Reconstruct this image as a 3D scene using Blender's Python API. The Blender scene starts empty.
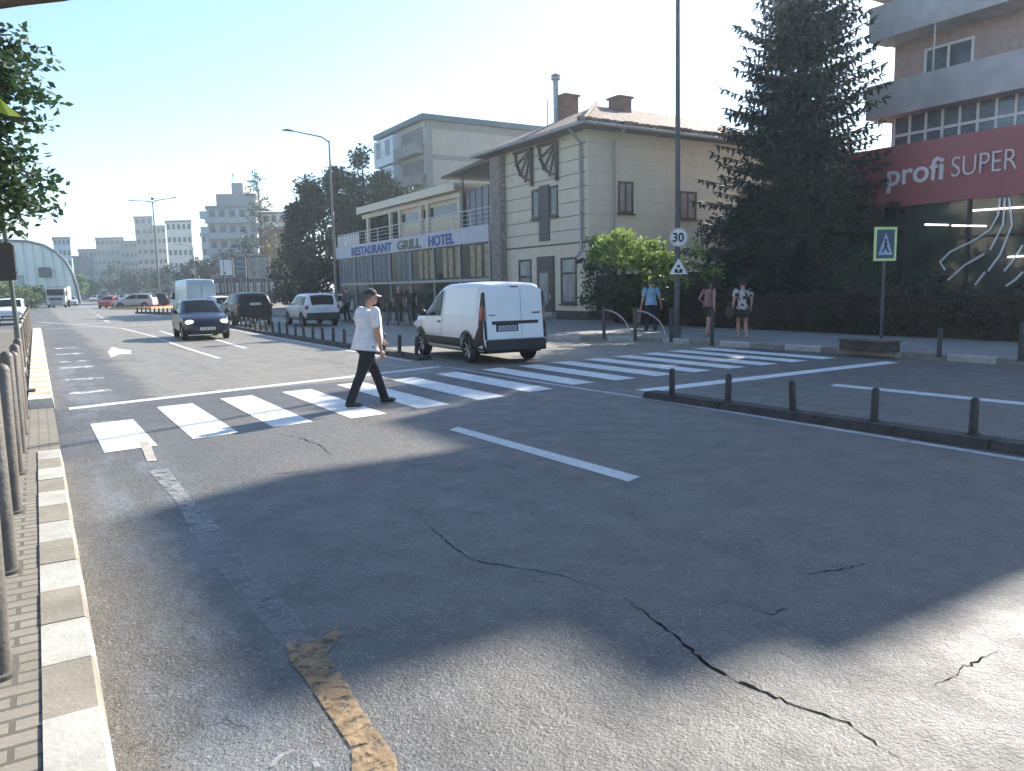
import bpy, bmesh, math, random
from mathutils import Vector, Matrix, noise
R = math.radians
random.seed(7)
rnd = random.random
def ru(a, b): return a + (b - a) * random.random()
scn = bpy.context.scene

# ------------------------------------------------------------------ camera
CH = 1.75
PITCH, ROLL, YAW = R(7.37), R(1.1), R(31.5)
fw0 = Vector((math.sin(YAW), math.cos(YAW), 0)); rt0 = Vector((math.cos(YAW), -math.sin(YAW), 0)); up0 = Vector((0, 0, 1))
fwd = fw0 * math.cos(PITCH) - up0 * math.sin(PITCH); upv = up0 * math.cos(PITCH) + fw0 * math.sin(PITCH)
RT = rt0 * math.cos(ROLL) - upv * math.sin(ROLL); UP = upv * math.cos(ROLL) + rt0 * math.sin(ROLL)
CAM = Vector((0, 0, CH)); FPX = 769.0
cd = bpy.data.cameras.new('camera'); cam = bpy.data.objects.new('camera', cd); scn.collection.objects.link(cam)
cd.sensor_width = 36; cd.lens = FPX / 1024 * 36; cd.clip_start = .05; cd.clip_end = 5000
M = Matrix((RT, UP, -fwd)).transposed().to_4x4(); M.translation = CAM; cam.matrix_world = M
scn.camera = cam
# ------------------------------------------------------------------ light
SUN_EL = R(31.0); SDX, SDY = 0.924, 0.382           # horizontal direction towards the sun
w = bpy.data.worlds.new('World'); scn.world = w; w.use_nodes = True
nt = w.node_tree; bg = nt.nodes['Background']
sky = nt.nodes.new('ShaderNodeTexSky'); sky.sky_type = 'NISHITA'; sky.sun_disc = False
sky.sun_elevation = SUN_EL; sky.sun_rotation = math.atan2(SDX, SDY)
sky.air_density = 1.0; sky.dust_density = .35; sky.ozone_density = 3.2; sky.altitude = 100
nt.links.new(sky.outputs[0], bg.inputs[0]); bg.inputs[1].default_value = 0.115
sl = bpy.data.lights.new('sun', 'SUN'); so = bpy.data.objects.new('sun', sl); scn.collection.objects.link(so)
sl.energy = 5.0; sl.angle = R(.6); sl.color = (1, .93, .82)
sv = Vector((SDX * math.cos(SUN_EL), SDY * math.cos(SUN_EL), math.sin(SUN_EL)))
so.rotation_euler = sv.to_track_quat('Z', 'Y').to_euler()
scn.view_settings.view_transform = 'Standard'; scn.view_settings.look = 'None'
scn.view_settings.exposure = 1.4; scn.view_settings.gamma = 1.0

# ------------------------------------------------------------------ survey helpers (photo pixel -> point on the ground)
def ray(px, py): return fwd + RT * ((px - 512) / FPX) - UP * ((py - 385.5) / FPX)
def G(px, py, z=0.0):
    d = ray(px, py); return CAM + d * ((z - CH) / d.z)
def at(px, d, z=0.0):
    r = ray(px, 286 - .0192 * (px - 512)); r = r / r.dot(fw0); p = CAM + r * d; return Vector((p.x, p.y, z))
def sm(a, b, x):
    t = max(0, min(1, (x - a) / (b - a))); return t * t * (3 - 2 * t)
def lerpk(k, x):
    if x <= k[0][0]: return k[0][1]
    for (a, b), (c, d) in zip(k, k[1:]):
        if x <= c: return b + (d - b) * (x - a) / (c - a)
    return k[-1][1]

# ------------------------------------------------------------------ materials
MATS = {}
def mat(name, col, rough=.6, var=.12, scale=4.0, bump=0.0, bscale=40.0, metal=0.0, spec=.4, alpha=None, trans=0.0, emit=None, dirt=0.0, coat=0.0):
    if name in MATS: return MATS[name]
    m = bpy.data.materials.new(name); m.use_nodes = True; n = m.node_tree; L = n.links; N = n.nodes
    b = N['Principled BSDF']; b.inputs['Roughness'].default_value = rough; b.inputs['Metallic'].default_value = metal
    b.inputs['Specular IOR Level'].default_value = spec; b.inputs['Coat Weight'].default_value = coat
    tc = N.new('ShaderNodeTexCoord')
    ns = N.new('ShaderNodeTexNoise'); ns.inputs['Scale'].default_value = scale; ns.inputs['Detail'].default_value = 6
    L.new(tc.outputs['Object'], ns.inputs['Vector'])
    mp = N.new('ShaderNodeMapRange'); mp.inputs[1].default_value = .3; mp.inputs[2].default_value = .7
    mp.inputs[3].default_value = 1 - var; mp.inputs[4].default_value = 1 + var
    L.new(ns.outputs[0], mp.inputs[0])
    hs = N.new('ShaderNodeHueSaturation'); hs.inputs['Color'].default_value = (*col, 1); L.new(mp.outputs[0], hs.inputs['Value'])
    out = hs.outputs[0]
    if dirt:
        n2 = N.new('ShaderNodeTexNoise'); n2.inputs['Scale'].default_value = scale * .35; n2.inputs['Detail'].default_value = 8; n2.inputs['Roughness'].default_value = .7
        mpn = N.new('ShaderNodeMapping'); mpn.inputs['Scale'].default_value = (1, 1, .25); L.new(tc.outputs['Object'], mpn.inputs[0]); L.new(mpn.outputs[0], n2.inputs['Vector'])
        r2 = N.new('ShaderNodeMapRange'); r2.inputs[1].default_value = .45; r2.inputs[2].default_value = .75; r2.inputs[4].default_value = dirt; L.new(n2.outputs[0], r2.inputs[0])
        mx = N.new('ShaderNodeMixRGB'); L.new(r2.outputs[0], mx.inputs[0]); L.new(out, mx.inputs[1]); mx.inputs[2].default_value = (col[0] * .35, col[1] * .33, col[2] * .3, 1); out = mx.outputs[0]
    L.new(out, b.inputs['Base Color'])
    if bump:
        n3 = N.new('ShaderNodeTexNoise'); n3.inputs['Scale'].default_value = bscale; n3.inputs['Detail'].default_value = 4; L.new(tc.outputs['Object'], n3.inputs['Vector'])
        bp = N.new('ShaderNodeBump'); bp.inputs['Strength'].default_value = bump; bp.inputs['Distance'].default_value = .02; L.new(n3.outputs[0], bp.inputs['Height']); L.new(bp.outputs[0], b.inputs['Normal'])
    if emit: b.inputs['Emission Color'].default_value = (*emit[:3], 1); b.inputs['Emission Strength'].default_value = emit[3]
    if trans:
        tr = N.new('ShaderNodeBsdfTranslucent'); L.new(out, tr.inputs[0]); ms = N.new('ShaderNodeMixShader'); ms.inputs[0].default_value = trans
        L.new(b.outputs[0], ms.inputs[1]); L.new(tr.outputs[0], ms.inputs[2]); L.new(ms.outputs[0], N['Material Output'].inputs[0])
    if alpha:   # ragged, worn coverage: (amount, noise scale)
        n4 = N.new('ShaderNodeTexNoise'); n4.inputs['Scale'].default_value = alpha[1]; n4.inputs['Detail'].default_value = 9; n4.inputs['Roughness'].default_value = .75; L.new(tc.outputs['Object'], n4.inputs['Vector'])
        r4 = N.new('ShaderNodeMapRange'); r4.inputs[1].default_value = 1 - alpha[0] - .06; r4.inputs[2].default_value = 1 - alpha[0] + .06; L.new(n4.outputs[0], r4.inputs[0])
        r4.inputs[4].default_value = alpha[2] if len(alpha) > 2 else 1.0
        L.new(r4.outputs[0], b.inputs['Alpha'])
    MATS[name] = m; return m
def glass_mat(name, col=(.02, .03, .035), rough=.05, spec=.8):
    return mat(name, col, rough, var=.5, scale=.9, spec=spec)

class NB:   # small node helper for the ground shaders
    def __init__(s, name):
        s.m = bpy.data.materials.new(name); s.m.use_nodes = True; s.n = s.m.node_tree; s.N = s.n.nodes; s.L = s.n.links; s.b = s.N['Principled BSDF']
        s.pos = s.N.new('ShaderNodeNewGeometry').outputs['Position']
        sp = s.N.new('ShaderNodeSeparateXYZ'); s.L.new(s.pos, sp.inputs[0]); s.x, s.y, s.z = sp.outputs
    def _in(s, sock, v):
        if isinstance(v, (int, float)): sock.default_value = v
        elif isinstance(v, tuple): sock.default_value = (*v, 1) if len(v) == 3 and len(sock.default_value) == 4 else v
        else: s.L.new(v, sock)
    def noise(s, scale, det=5, rough=.55, vec=None):
        t = s.N.new('ShaderNodeTexNoise'); t.inputs['Scale'].default_value = scale; t.inputs['Detail'].default_value = det; t.inputs['Roughness'].default_value = rough; s.L.new(vec or s.pos, t.inputs['Vector']); return t.outputs[0]
    def scaled(s, v): 
        m = s.N.new('ShaderNodeMapping'); m.inputs['Scale'].default_value = v; s.L.new(s.pos, m.inputs[0]); return m.outputs[0]
    def math(s, op, a, b=0.0, c=None):
        t = s.N.new('ShaderNodeMath'); t.operation = op; s._in(t.inputs[0], a); s._in(t.inputs[1], b)
        if c is not None: s._in(t.inputs[2], c)
        return t.outputs[0]
    def rng(s, v, a, b, c=0.0, d=1.0):
        t = s.N.new('ShaderNodeMapRange'); t.interpolation_type = 'SMOOTHSTEP'; s._in(t.inputs[0], v)
        for i, q in enumerate((a, b, c, d)): t.inputs[i + 1].default_value = q
        return t.outputs[0]
    def mix(s, f, a, b, mode='MIX'):
        t = s.N.new('ShaderNodeMixRGB'); t.blend_type = mode; s._in(t.inputs[0], f); s._in(t.inputs[1], a); s._in(t.inputs[2], b); return t.outputs[0]
    def mul(s, a, b): return s.math('MULTIPLY', a, b)
    def bump(s, h, st, dist):
        t = s.N.new('ShaderNodeBump'); t.inputs['Strength'].default_value = st; t.inputs['Distance'].default_value = dist; s.L.new(h, t.inputs['Height']); s.L.new(t.outputs[0], s.b.inputs['Normal'])

def asphalt():
    a = NB('asphalt'); wob = a.math('SUBTRACT', a.noise(.9, 4), .5); wob2 = a.mul(wob, 1.2)
    xw = a.math('ADD', a.x, wob2); yw = a.math('ADD', a.y, a.mul(wob, .5))
    big = a.noise(.22, 5, .6); streak = a.noise(1.0, 6, .65, a.scaled((2.2, .12, 1)))
    col = a.mix(a.rng(big, .3, .7), (.095, .089, .079), (.135, .126, .112))
    # lighter worn concrete-like lane beyond the crossing
    lit = a.mul(a.rng(a.y, 13.9, 14.1), a.rng(xw, 1.3, 1.6)); col = a.mix(lit, col, (.21, .19, .155))
    # darker asphalt across the crossing band
    band = a.mul(a.rng(yw, 10.9, 11.3), a.rng(a.y, 14.25, 14.1)); col = a.mix(a.mul(band, .75), col, (.062, .062, .062))
    near = a.rng(yw, 11.3, 10.9); col = a.mix(a.mul(near, .55), col, (.108, .101, .090))
    left = a.mul(a.rng(xw, 1.9, 1.3), a.rng(a.y, 60, 40)); col = a.mix(a.mul(left, .5), col, (.075, .077, .078))
    gut = a.mul(a.rng(xw, .75, .25), a.rng(a.y, 9.6, 9.2)); col = a.mix(a.mul(gut, .6), col, (.15, .125, .09))
    col = a.mix(a.rng(streak, .5, .75, 0, .45), col, (.06, .058, .055))
    # bluish dried-water stain along the kerb
    st = a.noise(1.1, 7, .7, a.scaled((1, .35, 1))); bl = a.mul(a.mul(a.rng(a.x, .15, .4), a.rng(a.x, 1.25, .7)), a.mul(a.rng(st, .45, .56), a.rng(a.y, 34, 20)))
    col = a.mix(a.mul(bl, .5), col, (.2, .22, .24))
    # oil stains, worn wheel tracks and a net of hair cracks
    col = a.mix(a.rng(a.noise(.55, 6, .62, a.scaled((1, .45, 1))), .54, .70, 0, .55), col, (.055, .053, .05))
    col = a.mix(a.rng(a.noise(2.6, 7, .7), .56, .72, 0, .35), col, (.2, .19, .17))
    nv = a.N.new('ShaderNodeTexNoise'); nv.inputs['Scale'].default_value = 5; nv.inputs['Detail'].default_value = 5; a.L.new(a.pos, nv.inputs['Vector'])
    dv = a.N.new('ShaderNodeVectorMath'); dv.operation = 'MULTIPLY_ADD'; a.L.new(nv.outputs['Color'], dv.inputs[0]); dv.inputs[1].default_value = (.35, .35, 0); a.L.new(a.pos, dv.inputs[2])
    ve = a.N.new('ShaderNodeTexVoronoi'); ve.feature = 'DISTANCE_TO_EDGE'; ve.inputs['Scale'].default_value = 2.6; a.L.new(dv.outputs[0], ve.inputs['Vector'])
    cm = a.mul(a.rng(ve.outputs['Distance'], .016, .004), a.rng(a.noise(.45, 3), .52, .62)); col = a.mix(a.mul(cm, .6), col, (.03, .03, .03))
    ve2 = a.N.new('ShaderNodeTexVoronoi'); ve2.feature = 'DISTANCE_TO_EDGE'; ve2.inputs['Scale'].default_value = 22; a.L.new(dv.outputs[0], ve2.inputs['Vector'])
    cm2 = a.mul(a.rng(ve2.outputs['Distance'], .10, .02), a.rng(a.noise(1.5, 4), .45, .6)); col = a.mix(a.mul(cm2, .4), col, (.04, .038, .035))
    # aggregate
    v = a.N.new('ShaderNodeTexVoronoi'); v.inputs['Scale'].default_value = 85; a.L.new(a.pos, v.inputs['Vector'])
    col = a.mix(a.rng(v.outputs['Color'], .72, .95, 0, .5), col, (.30, .285, .26)); col = a.mix(a.rng(v.outputs['Color'], .3, .05, 0, .5), col, (.03, .03, .03))
    fine = a.noise(14, 6, .8); col = a.mix(a.rng(fine, .52, .68, 0, .55), col, (.045, .044, .043))
    a.L.new(col, a.b.inputs['Base Color'])
    a.L.new(a.rng(a.noise(3, 4), .3, .7, .52, .68), a.b.inputs['Roughness']); a.b.inputs['Specular IOR Level'].default_value = .5
    h = a.math('ADD', a.mul(a.noise(60, 3, .7), 1.0), a.mul(a.noise(12, 4, .6), 1.2)); a.bump(h, .9, .012)
    return a.m
def pavers(name, c1, c2, mortar, sc, bw=.5, rh=.25, rot=0.0):
    a = NB(name); mp = a.N.new('ShaderNodeMapping'); mp.inputs['Rotation'].default_value = (0, 0, rot); a.L.new(a.pos, mp.inputs[0])
    t = a.N.new('ShaderNodeTexBrick'); a.L.new(mp.outputs[0], t.inputs['Vector']); t.inputs['Scale'].default_value = sc; t.inputs['Mortar Size'].default_value = .012
    t.inputs['Brick Width'].default_value = bw; t.inputs['Row Height'].default_value = rh
    t.inputs['Color1'].default_value = (*c1, 1); t.inputs['Color2'].default_value = (*c2, 1); t.inputs['Mortar'].default_value = (*mortar, 1)
    col = a.mix(a.rng(a.noise(1.3, 6, .7), .4, .7, 0, .45), t.outputs[0], tuple(q * .5 for q in c1)); col = a.mix(a.rng(a.noise(30, 3), .45, .7, 0, .3), col, tuple(q * .6 for q in c2))
    a.L.new(col, a.b.inputs['Base Color']); a.b.inputs['Roughness'].default_value = .85
    a.bump(a.math('ADD', a.mul(t.outputs['Fac'], -1.0), a.mul(a.noise(50, 3), .3)), .6, .01)
    return a.m
def simple_ground(name, c1, c2, sc=.5, rough=.9, bump=.5):
    a = NB(name); col = a.mix(a.rng(a.noise(sc, 8, .7), .35, .65), c1, c2); col = a.mix(a.rng(a.noise(sc * 25, 4, .7), .45, .65, 0, .4), col, tuple(q * .5 for q in c1))
    a.L.new(col, a.b.inputs['Base Color']); a.b.inputs['Roughness'].default_value = rough; a.bump(a.noise(30, 4), bump, .01); return a.m

M_ASPH = asphalt()
white_paint = mat('road_paint', (.52, .52, .50), .7, .12, 6, alpha=(.66, 9), bump=.3)
white_fresh = mat('road_paint_fresh', (.62, .62, .595), .7, .16, 5, alpha=(.65, 14), bump=.3)
worn_paint = mat('road_paint_worn', (.36, .36, .35), .75, .2, 6, alpha=(.52, 9, .6))
pale_patch = mat('road_pale_patch', (.36, .33, .28), .8, .2, 6, alpha=(.62, 9))
yellow_worn = mat('road_paint_ochre', (.26, .18, .10), .85, .35, 9, alpha=(.56, 16, .9), bump=.4)
tar = mat('crack_fill', (.008, .008, .008), 1.0, .2, spec=.05)
glass = glass_mat('window_glass')
glass_sky = mat('window_glass_pale', (.10, .13, .15), .12, .5, 1.2, spec=.8)
car_glass = mat('car_glass', (.012, .016, .018), .1, .3, 2, spec=.08)
black_plastic = mat('black_plastic', (.012, .012, .013), .5, .2, 6)
rubber = mat('tyre_rubber', (.015, .015, .015), .85, .2, 10, bump=.3)
chrome = mat('chrome', (.6, .6, .6), .22, .05, 5, metal=1)
alloy = mat('wheel_alloy', (.35, .36, .37), .35, .1, 8, metal=.8)
lampglass = mat('headlight_glass', (.65, .67, .7), .08, .25, 12, spec=.8)
redlamp = mat('tail_lamp', (.22, .02, .018), .12, .3, 12, spec=.8)
plate_white = mat('plate_white', (.75, .75, .75), .4, .05)
dark_metal = mat('dark_metal', (.025, .026, .028), .5, .25, 8, bump=.15)
grey_metal = mat('grey_metal', (.30, .31, .32), .5, .15, 5, metal=.3, dirt=.3)
wood_dark = mat('dark_wood', (.055, .04, .032), .7, .25, 7)
skin = mat('skin', (.42, .235, .165), .55, .08, 12)
bark = mat('bark', (.11, .085, .06), .9, .3, 9, bump=.8, bscale=22)

# ------------------------------------------------------------------ mesh builder
def rootof(o):
    while o.parent: o = o.parent
    return o
def tag(o, label=None, cat=None, group=None, kind=None):
    if label: o['label'] = label
    if cat: o['category'] = cat
    if group: o['group'] = group
    if kind: o['kind'] = kind
    return o
def empty(name, loc, rz=0.0, label=None, cat=None, group=None):
    o = bpy.data.objects.new(name, None); scn.collection.objects.link(o); o.location = loc; o.rotation_euler = (0, 0, rz); o.empty_display_size = .2
    return tag(o, label, cat, group)
class MB:
    def __init__(s): s.v = []; s.f = []; s.mi = []; s.sm = []
    def add(s, vs, fs, m=0, smooth=False):
        n = len(s.v); s.v += [Vector(q) for q in vs]
        for f in fs: s.f.append([n + i for i in f]); s.mi.append(m); s.sm.append(smooth)
        return s
    def box(s, x0, x1, y0, y1, z0, z1, m=0):
        return s.add([(x0, y0, z0), (x1, y0, z0), (x1, y1, z0), (x0, y1, z0), (x0, y0, z1), (x1, y0, z1), (x1, y1, z1), (x0, y1, z1)],
                     [(0, 3, 2, 1), (4, 5, 6, 7), (0, 1, 5, 4), (1, 2, 6, 5), (2, 3, 7, 6), (3, 0, 4, 7)], m)
    def bar(s, p, q, w, h=None, m=0, up=(0, 0, 1)):
        p, q = Vector(p), Vector(q); d = (q - p).normalized(); u = Vector(up)
        if abs(d.dot(u)) > .98: u = Vector((0, 1, 0))
        a = d.cross(u).normalized(); b = a.cross(d).normalized(); h = h or w; a *= w / 2; b *= h / 2
        vs = [p - a - b, p + a - b, p + a + b, p - a + b, q - a - b, q + a - b, q + a + b, q - a + b]
        return s.add(vs, [(0, 1, 2, 3), (7, 6, 5, 4), (0, 4, 5, 1), (1, 5, 6, 2), (2, 6, 7, 3), (3, 7, 4, 0)], m)
    def tube(s, pts, rad, n=10, m=0, caps=True, smooth=True):
        pts = [Vector(p) for p in pts]
        if not isinstance(rad, (list, tuple)): rad = [rad] * len(pts)
        rings = []; ref = None
        for i, p in enumerate(pts):
            d = (pts[min(i + 1, len(pts) - 1)] - pts[max(i - 1, 0)]).normalized()
            if ref is None: ref = Vector((0, 0, 1)) if abs(d.z) < .9 else Vector((1, 0, 0))
            a = d.cross(ref).normalized(); b = a.cross(d).normalized(); ref = b if abs(d.dot(b)) < .9 else ref
            r = rad[i]; rx, ry = (r if isinstance(r, tuple) else (r, r))
            rings.append([p + a * rx * math.cos(2 * math.pi * k / n) + b * ry * math.sin(2 * math.pi * k / n) for k in range(n)])
        vs = [q for r in rings for q in r]; fs = []
        for i in range(len(rings) - 1):
            for k in range(n): fs.append((i * n + k, i * n + (k + 1) % n, (i + 1) * n + (k + 1) % n, (i + 1) * n + k))
        s.add(vs, fs, m, smooth)
        if caps: s.add(rings[0], [tuple(range(n))[::-1]], m); s.add(rings[-1], [tuple(range(n))], m)
        return s
    def disc(s, c, nrm, r, n=20, th=.01, m=0):
        c = Vector(c); nrm = Vector(nrm).normalized(); return s.tube([c - nrm * th / 2, c + nrm * th / 2], [r, r], n, m, True, False)
    def ell(s, c, r, n=12, m=0, rot=None):
        if isinstance(r, (int, float)): r = (r, r, r)
        vs = []; fs = []; k = n // 2 + 1
        for i in range(k + 1):
            th = math.pi * i / k
            for j in range(n):
                ph = 2 * math.pi * j / n; v = Vector((r[0] * math.sin(th) * math.cos(ph), r[1] * math.sin(th) * math.sin(ph), r[2] * math.cos(th)))
                if rot: v = rot @ v
                vs.append(Vector(c) + v)
        for i in range(k):
            for j in range(n): fs.append((i * n + j, (i + 1) * n + j, (i + 1) * n + (j + 1) % n, i * n + (j + 1) % n))
        return s.add(vs, fs, m, True)
    def prism(s, poly, vec, m=0):
        poly = [Vector(p) for p in poly]; vec = Vector(vec); n = len(poly)
        fs = [tuple(range(n))[::-1], tuple(range(n, 2 * n))] + [(i, (i + 1) % n, n + (i + 1) % n, n + i) for i in range(n)]
        return s.add(poly + [p + vec for p in poly], fs, m)
    def quad(s, *p, m=0): return s.add(p, [tuple(range(len(p)))], m)
    def grid(s, fn, nu, nv, m=0, smooth=True):
        vs = [fn(i / nu, j / nv) for i in range(nu + 1) for j in range(nv + 1)]
        return s.add(vs, [(i * (nv + 1) + j, (i + 1) * (nv + 1) + j, (i + 1) * (nv + 1) + j + 1, i * (nv + 1) + j + 1) for i in range(nu) for j in range(nv)], m, smooth)
    def build(s, name, mats, parent=None, label=None, cat=None, group=None, kind=None, origin=None, bevel=0, recalc=True, local=False):
        if not isinstance(mats, (list, tuple)): mats = [mats]
        inv = None
        if parent is not None and not local:
            r = rootof(parent); inv = (Matrix.Translation(r.location) @ Matrix.Rotation(r.rotation_euler.z, 4, 'Z')).inverted()
        elif parent is None and origin is not None: inv = Matrix.Translation(-Vector(origin))
        vs = [inv @ q for q in s.v] if inv else s.v
        me = bpy.data.meshes.new(name); me.from_pydata([tuple(q) for q in vs], [], s.f)
        me.polygons.foreach_set('material_index', s.mi); me.polygons.foreach_set('use_smooth', s.sm)
        for m in mats: me.materials.append(m)
        if recalc and len(s.f) < 60000:
            bm = bmesh.new(); bm.from_mesh(me); bmesh.ops.recalc_face_normals(bm, faces=bm.faces); bm.to_mesh(me); bm.free()
        me.update()
        o = bpy.data.objects.new(name, me); scn.collection.objects.link(o)
        if parent is not None: o.parent = parent
        elif origin is not None: o.location = origin
        if bevel:
            b = o.modifiers.new('bevel', 'BEVEL'); b.width = bevel; b.segments = 2; b.limit_method = 'ANGLE'
        return tag(o, label, cat, group, kind)
def dup(root, loc=None, rz=None, label=None, parent=None):
    c = root.copy(); scn.collection.objects.link(c)
    if parent is not None: c.parent = parent
    for ch in [q for q in bpy.data.objects if q.parent == root]: dup(ch, parent=c)
    if loc is not None: c.location = loc
    if rz is not None: c.rotation_euler = (0, 0, rz)
    if label: c['label'] = label
    return c
ORD = ['first', 'second', 'third', 'fourth', 'fifth', 'sixth', 'seventh', 'eighth', 'ninth', 'tenth', 'eleventh', 'twelfth', 'thirteenth', 'fourteenth', 'fifteenth', 'sixteenth',
       'seventeenth', 'eighteenth', 'nineteenth', 'twentieth', 'twenty-first', 'twenty-second', 'twenty-third', 'twenty-fourth', 'twenty-fifth', 'twenty-sixth', 'twenty-seventh', 'twenty-eighth']
def text_mesh(txt, size, mtx, name, m, parent, extrude=.01, offset=0.0, stretch=1.0, space=1.0):
    c = bpy.data.curves.new('t', 'FONT'); c.body = txt; c.size = size; c.extrude = extrude; c.offset = offset; c.align_x = 'LEFT'; c.space_character = space
    o = bpy.data.objects.new('t', c); scn.collection.objects.link(o); dg = bpy.context.evaluated_depsgraph_get(); me = bpy.data.meshes.new_from_object(o.evaluated_get(dg))
    bpy.data.objects.remove(o); r = rootof(parent); inv = (Matrix.Translation(r.location) @ Matrix.Rotation(r.rotation_euler.z, 4, 'Z')).inverted()
    me.transform(inv @ mtx @ Matrix.Diagonal((stretch, 1, 1, 1))); me.materials.clear(); me.materials.append(m); me.name = name
    q = bpy.data.objects.new(name, me); scn.collection.objects.link(q); q.parent = parent; return q
def frame_mtx(origin, xdir, ydir):
    x = Vector(xdir).normalized(); y = Vector(ydir).normalized(); z = x.cross(y); m = Matrix((x, y, z)).transposed().to_4x4(); m.translation = Vector(origin); return m

# ================================================================== GROUND
g = MB(); g.quad((-900, -300, -.03), (900, -300, -.03), (900, 1500, -.03), (-900, 1500, -.03))
g.build('ground', simple_ground('dusty_ground', (.15, .14, .12), (.19, .175, .15), .15), kind='structure', recalc=False)
KR = [(16.4, -30), (16.35, 5), (16.3, 11), (15.9, 15.0), (15.5, 18.0), (14.4, 19.4), (13.9, 20.6), (14.2, 26), (14.7, 32.4), (14.1, 36), (13.7, 45), (13.7, 60), (13.7, 78)]
rd = MB(); rd.quad((.1, -30, 0), (17, -30, 0), (17, 46, 0), (.1, 46, 0)); rd.quad((-45, 46, 0), (40, 46, 0), (60, 330, 0), (-45, 330, 0))
rd.build('road', M_ASPH, kind='structure', recalc=False)
# left pavement, brick-paved and sunlit, with the flat parking street behind it
lp = MB(); lp.quad((-2.6, -20, .14), (-.1, -20, .14), (-.1, 9.25, .14), (-2.6, 9.25, .14))
lp.quad((-2.6, 9.25, .14), (-.1, 9.25, .14), (-.1, 9.6, .05), (-2.6, 9.6, .05)); lp.quad((-2.6, 9.6, .05), (.1, 9.6, .05), (.1, 13.5, .05), (-2.6, 13.5, .05)); lp.quad((-2.6, 13.5, .14), (-.2, 13.5, .14), (-.2, 44, .14), (-2.6, 44, .14))
lp.quad((-2.6, 44, .14), (-.2, 44, .14), (-.2, 44, -.03), (-2.6, 44, -.03)); lp.quad((-2.6, -20, .14), (-2.6, -20, -.1), (-2.6, 44, -.1), (-2.6, 44, .14))
lp.build('pavement', pavers('sidewalk_pavers', (.25, .22, .175), (.21, .19, .15), (.10, .09, .072), 1.0, .21, .105), kind='structure', recalc=False)
ls = MB(); ls.quad((-22, -20, -.015), (-2.6, -20, -.015), (-2.6, 46, -.015), (-22, 46, -.015)); ls.build('side_street', simple_ground('side_asphalt', (.17, .155, .13), (.22, .2, .17), .6), kind='structure', recalc=False)
# kerb on the left: half-metre stones, every other one painted white
kc = mat('kerb_concrete', (.235, .21, .165), .85, .14, 5, bump=.2, bscale=40, dirt=.3); kw = mat('kerb_white', (.40, .385, .335), .78, .12, 5, bump=.2, bscale=40, dirt=.55)
k = MB(); y = 9.22; i = 0
def kstone(k, x0, x1, ya, yb, z0, z1, m, batter=.02):
    j = .006; k.add([(x0, ya + j, z0), (x1 + batter, ya + j, z0), (x1 + batter, yb - j, z0), (x0, yb - j, z0), (x0, ya + j, z1), (x1 - .012, ya + j, z1), (x1 - .012, yb - j, z1), (x0, yb - j, z1), (x1, ya + j, z1 - .015), (x1, yb - j, z1 - .015)],
        [(4, 5, 6, 7), (5, 8, 9, 6), (8, 1, 2, 9), (0, 1, 8, 5, 4), (3, 7, 6, 9, 2), (0, 4, 7, 3)], m)
while y > -20:
    kstone(k, -.11, .09, y - .5, y, -.02, .152 + ru(-.004, .004), 1 if i % 2 == 0 else 0); y -= .495; i += 1
k.build('kerb', [kc, kw], kind='structure')
k = MB(); y = 13.6; i = 0
while y < 43.5:
    kstone(k, -.22, .1, y, y + .5, -.02, .19, 1 if i % 2 == 0 else 0); y += .5; i += 1
k.build('kerb', [mat('kerb_cream', (.42, .36, .25), .85, .2, 8, bump=.5, dirt=.3), mat('kerb_cream_white', (.68, .64, .53), .8, .12, 8, bump=.4, dirt=.3)], kind='structure')
# right pavement and its kerb
rp = MB(); ps = [(x + .15, y) for x, y in KR]
for (a, b), (c, d) in zip(ps, ps[1:]): rp.quad((a, b, .14), (45, b, .14), (45, d, .14), (c, d, .14))
rp.quad((ps[-1][0], 78, .14), (45, 78, .14), (45, 78, -.03), (ps[-1][0], 78, -.03))
rp.build('pavement', simple_ground('right_pavement', (.20, .185, .165), (.25, .235, .21), .8), kind='structure', recalc=False)
k = MB(); i = 0; acc = 0
for (a, b), (c, d) in zip(KR, KR[1:]):
    A = Vector((a, b, 0)); B = Vector((c, d, 0)); ln = (B - A).length; n = max(1, round(ln / .95)); dr = (B - A) / ln; nr = Vector((dr.y, -dr.x, 0)); st = ln / n
    for q in range(n):
        p = A + dr * (q * st + .008); r = A + dr * ((q + 1) * st - .008); m = 1 if i % 2 == 0 and b < 30 else 0; i += 1
        k.prism([p + Vector((0, 0, -.02)), p + nr * .16 + Vector((0, 0, -.02)), p + nr * .16 + Vector((0, 0, .147)), p + nr * .02 + Vector((0, 0, .147)), p + Vector((0, 0, .12))], r - p, m)
k.build('kerb', [mat('kerb_grey', (.2, .19, .175), .85, .2, 6, bump=.5), mat('kerb_white_dull', (.36, .36, .34), .8, .15, 6, bump=.4, dirt=.4)], kind='structure')
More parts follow.
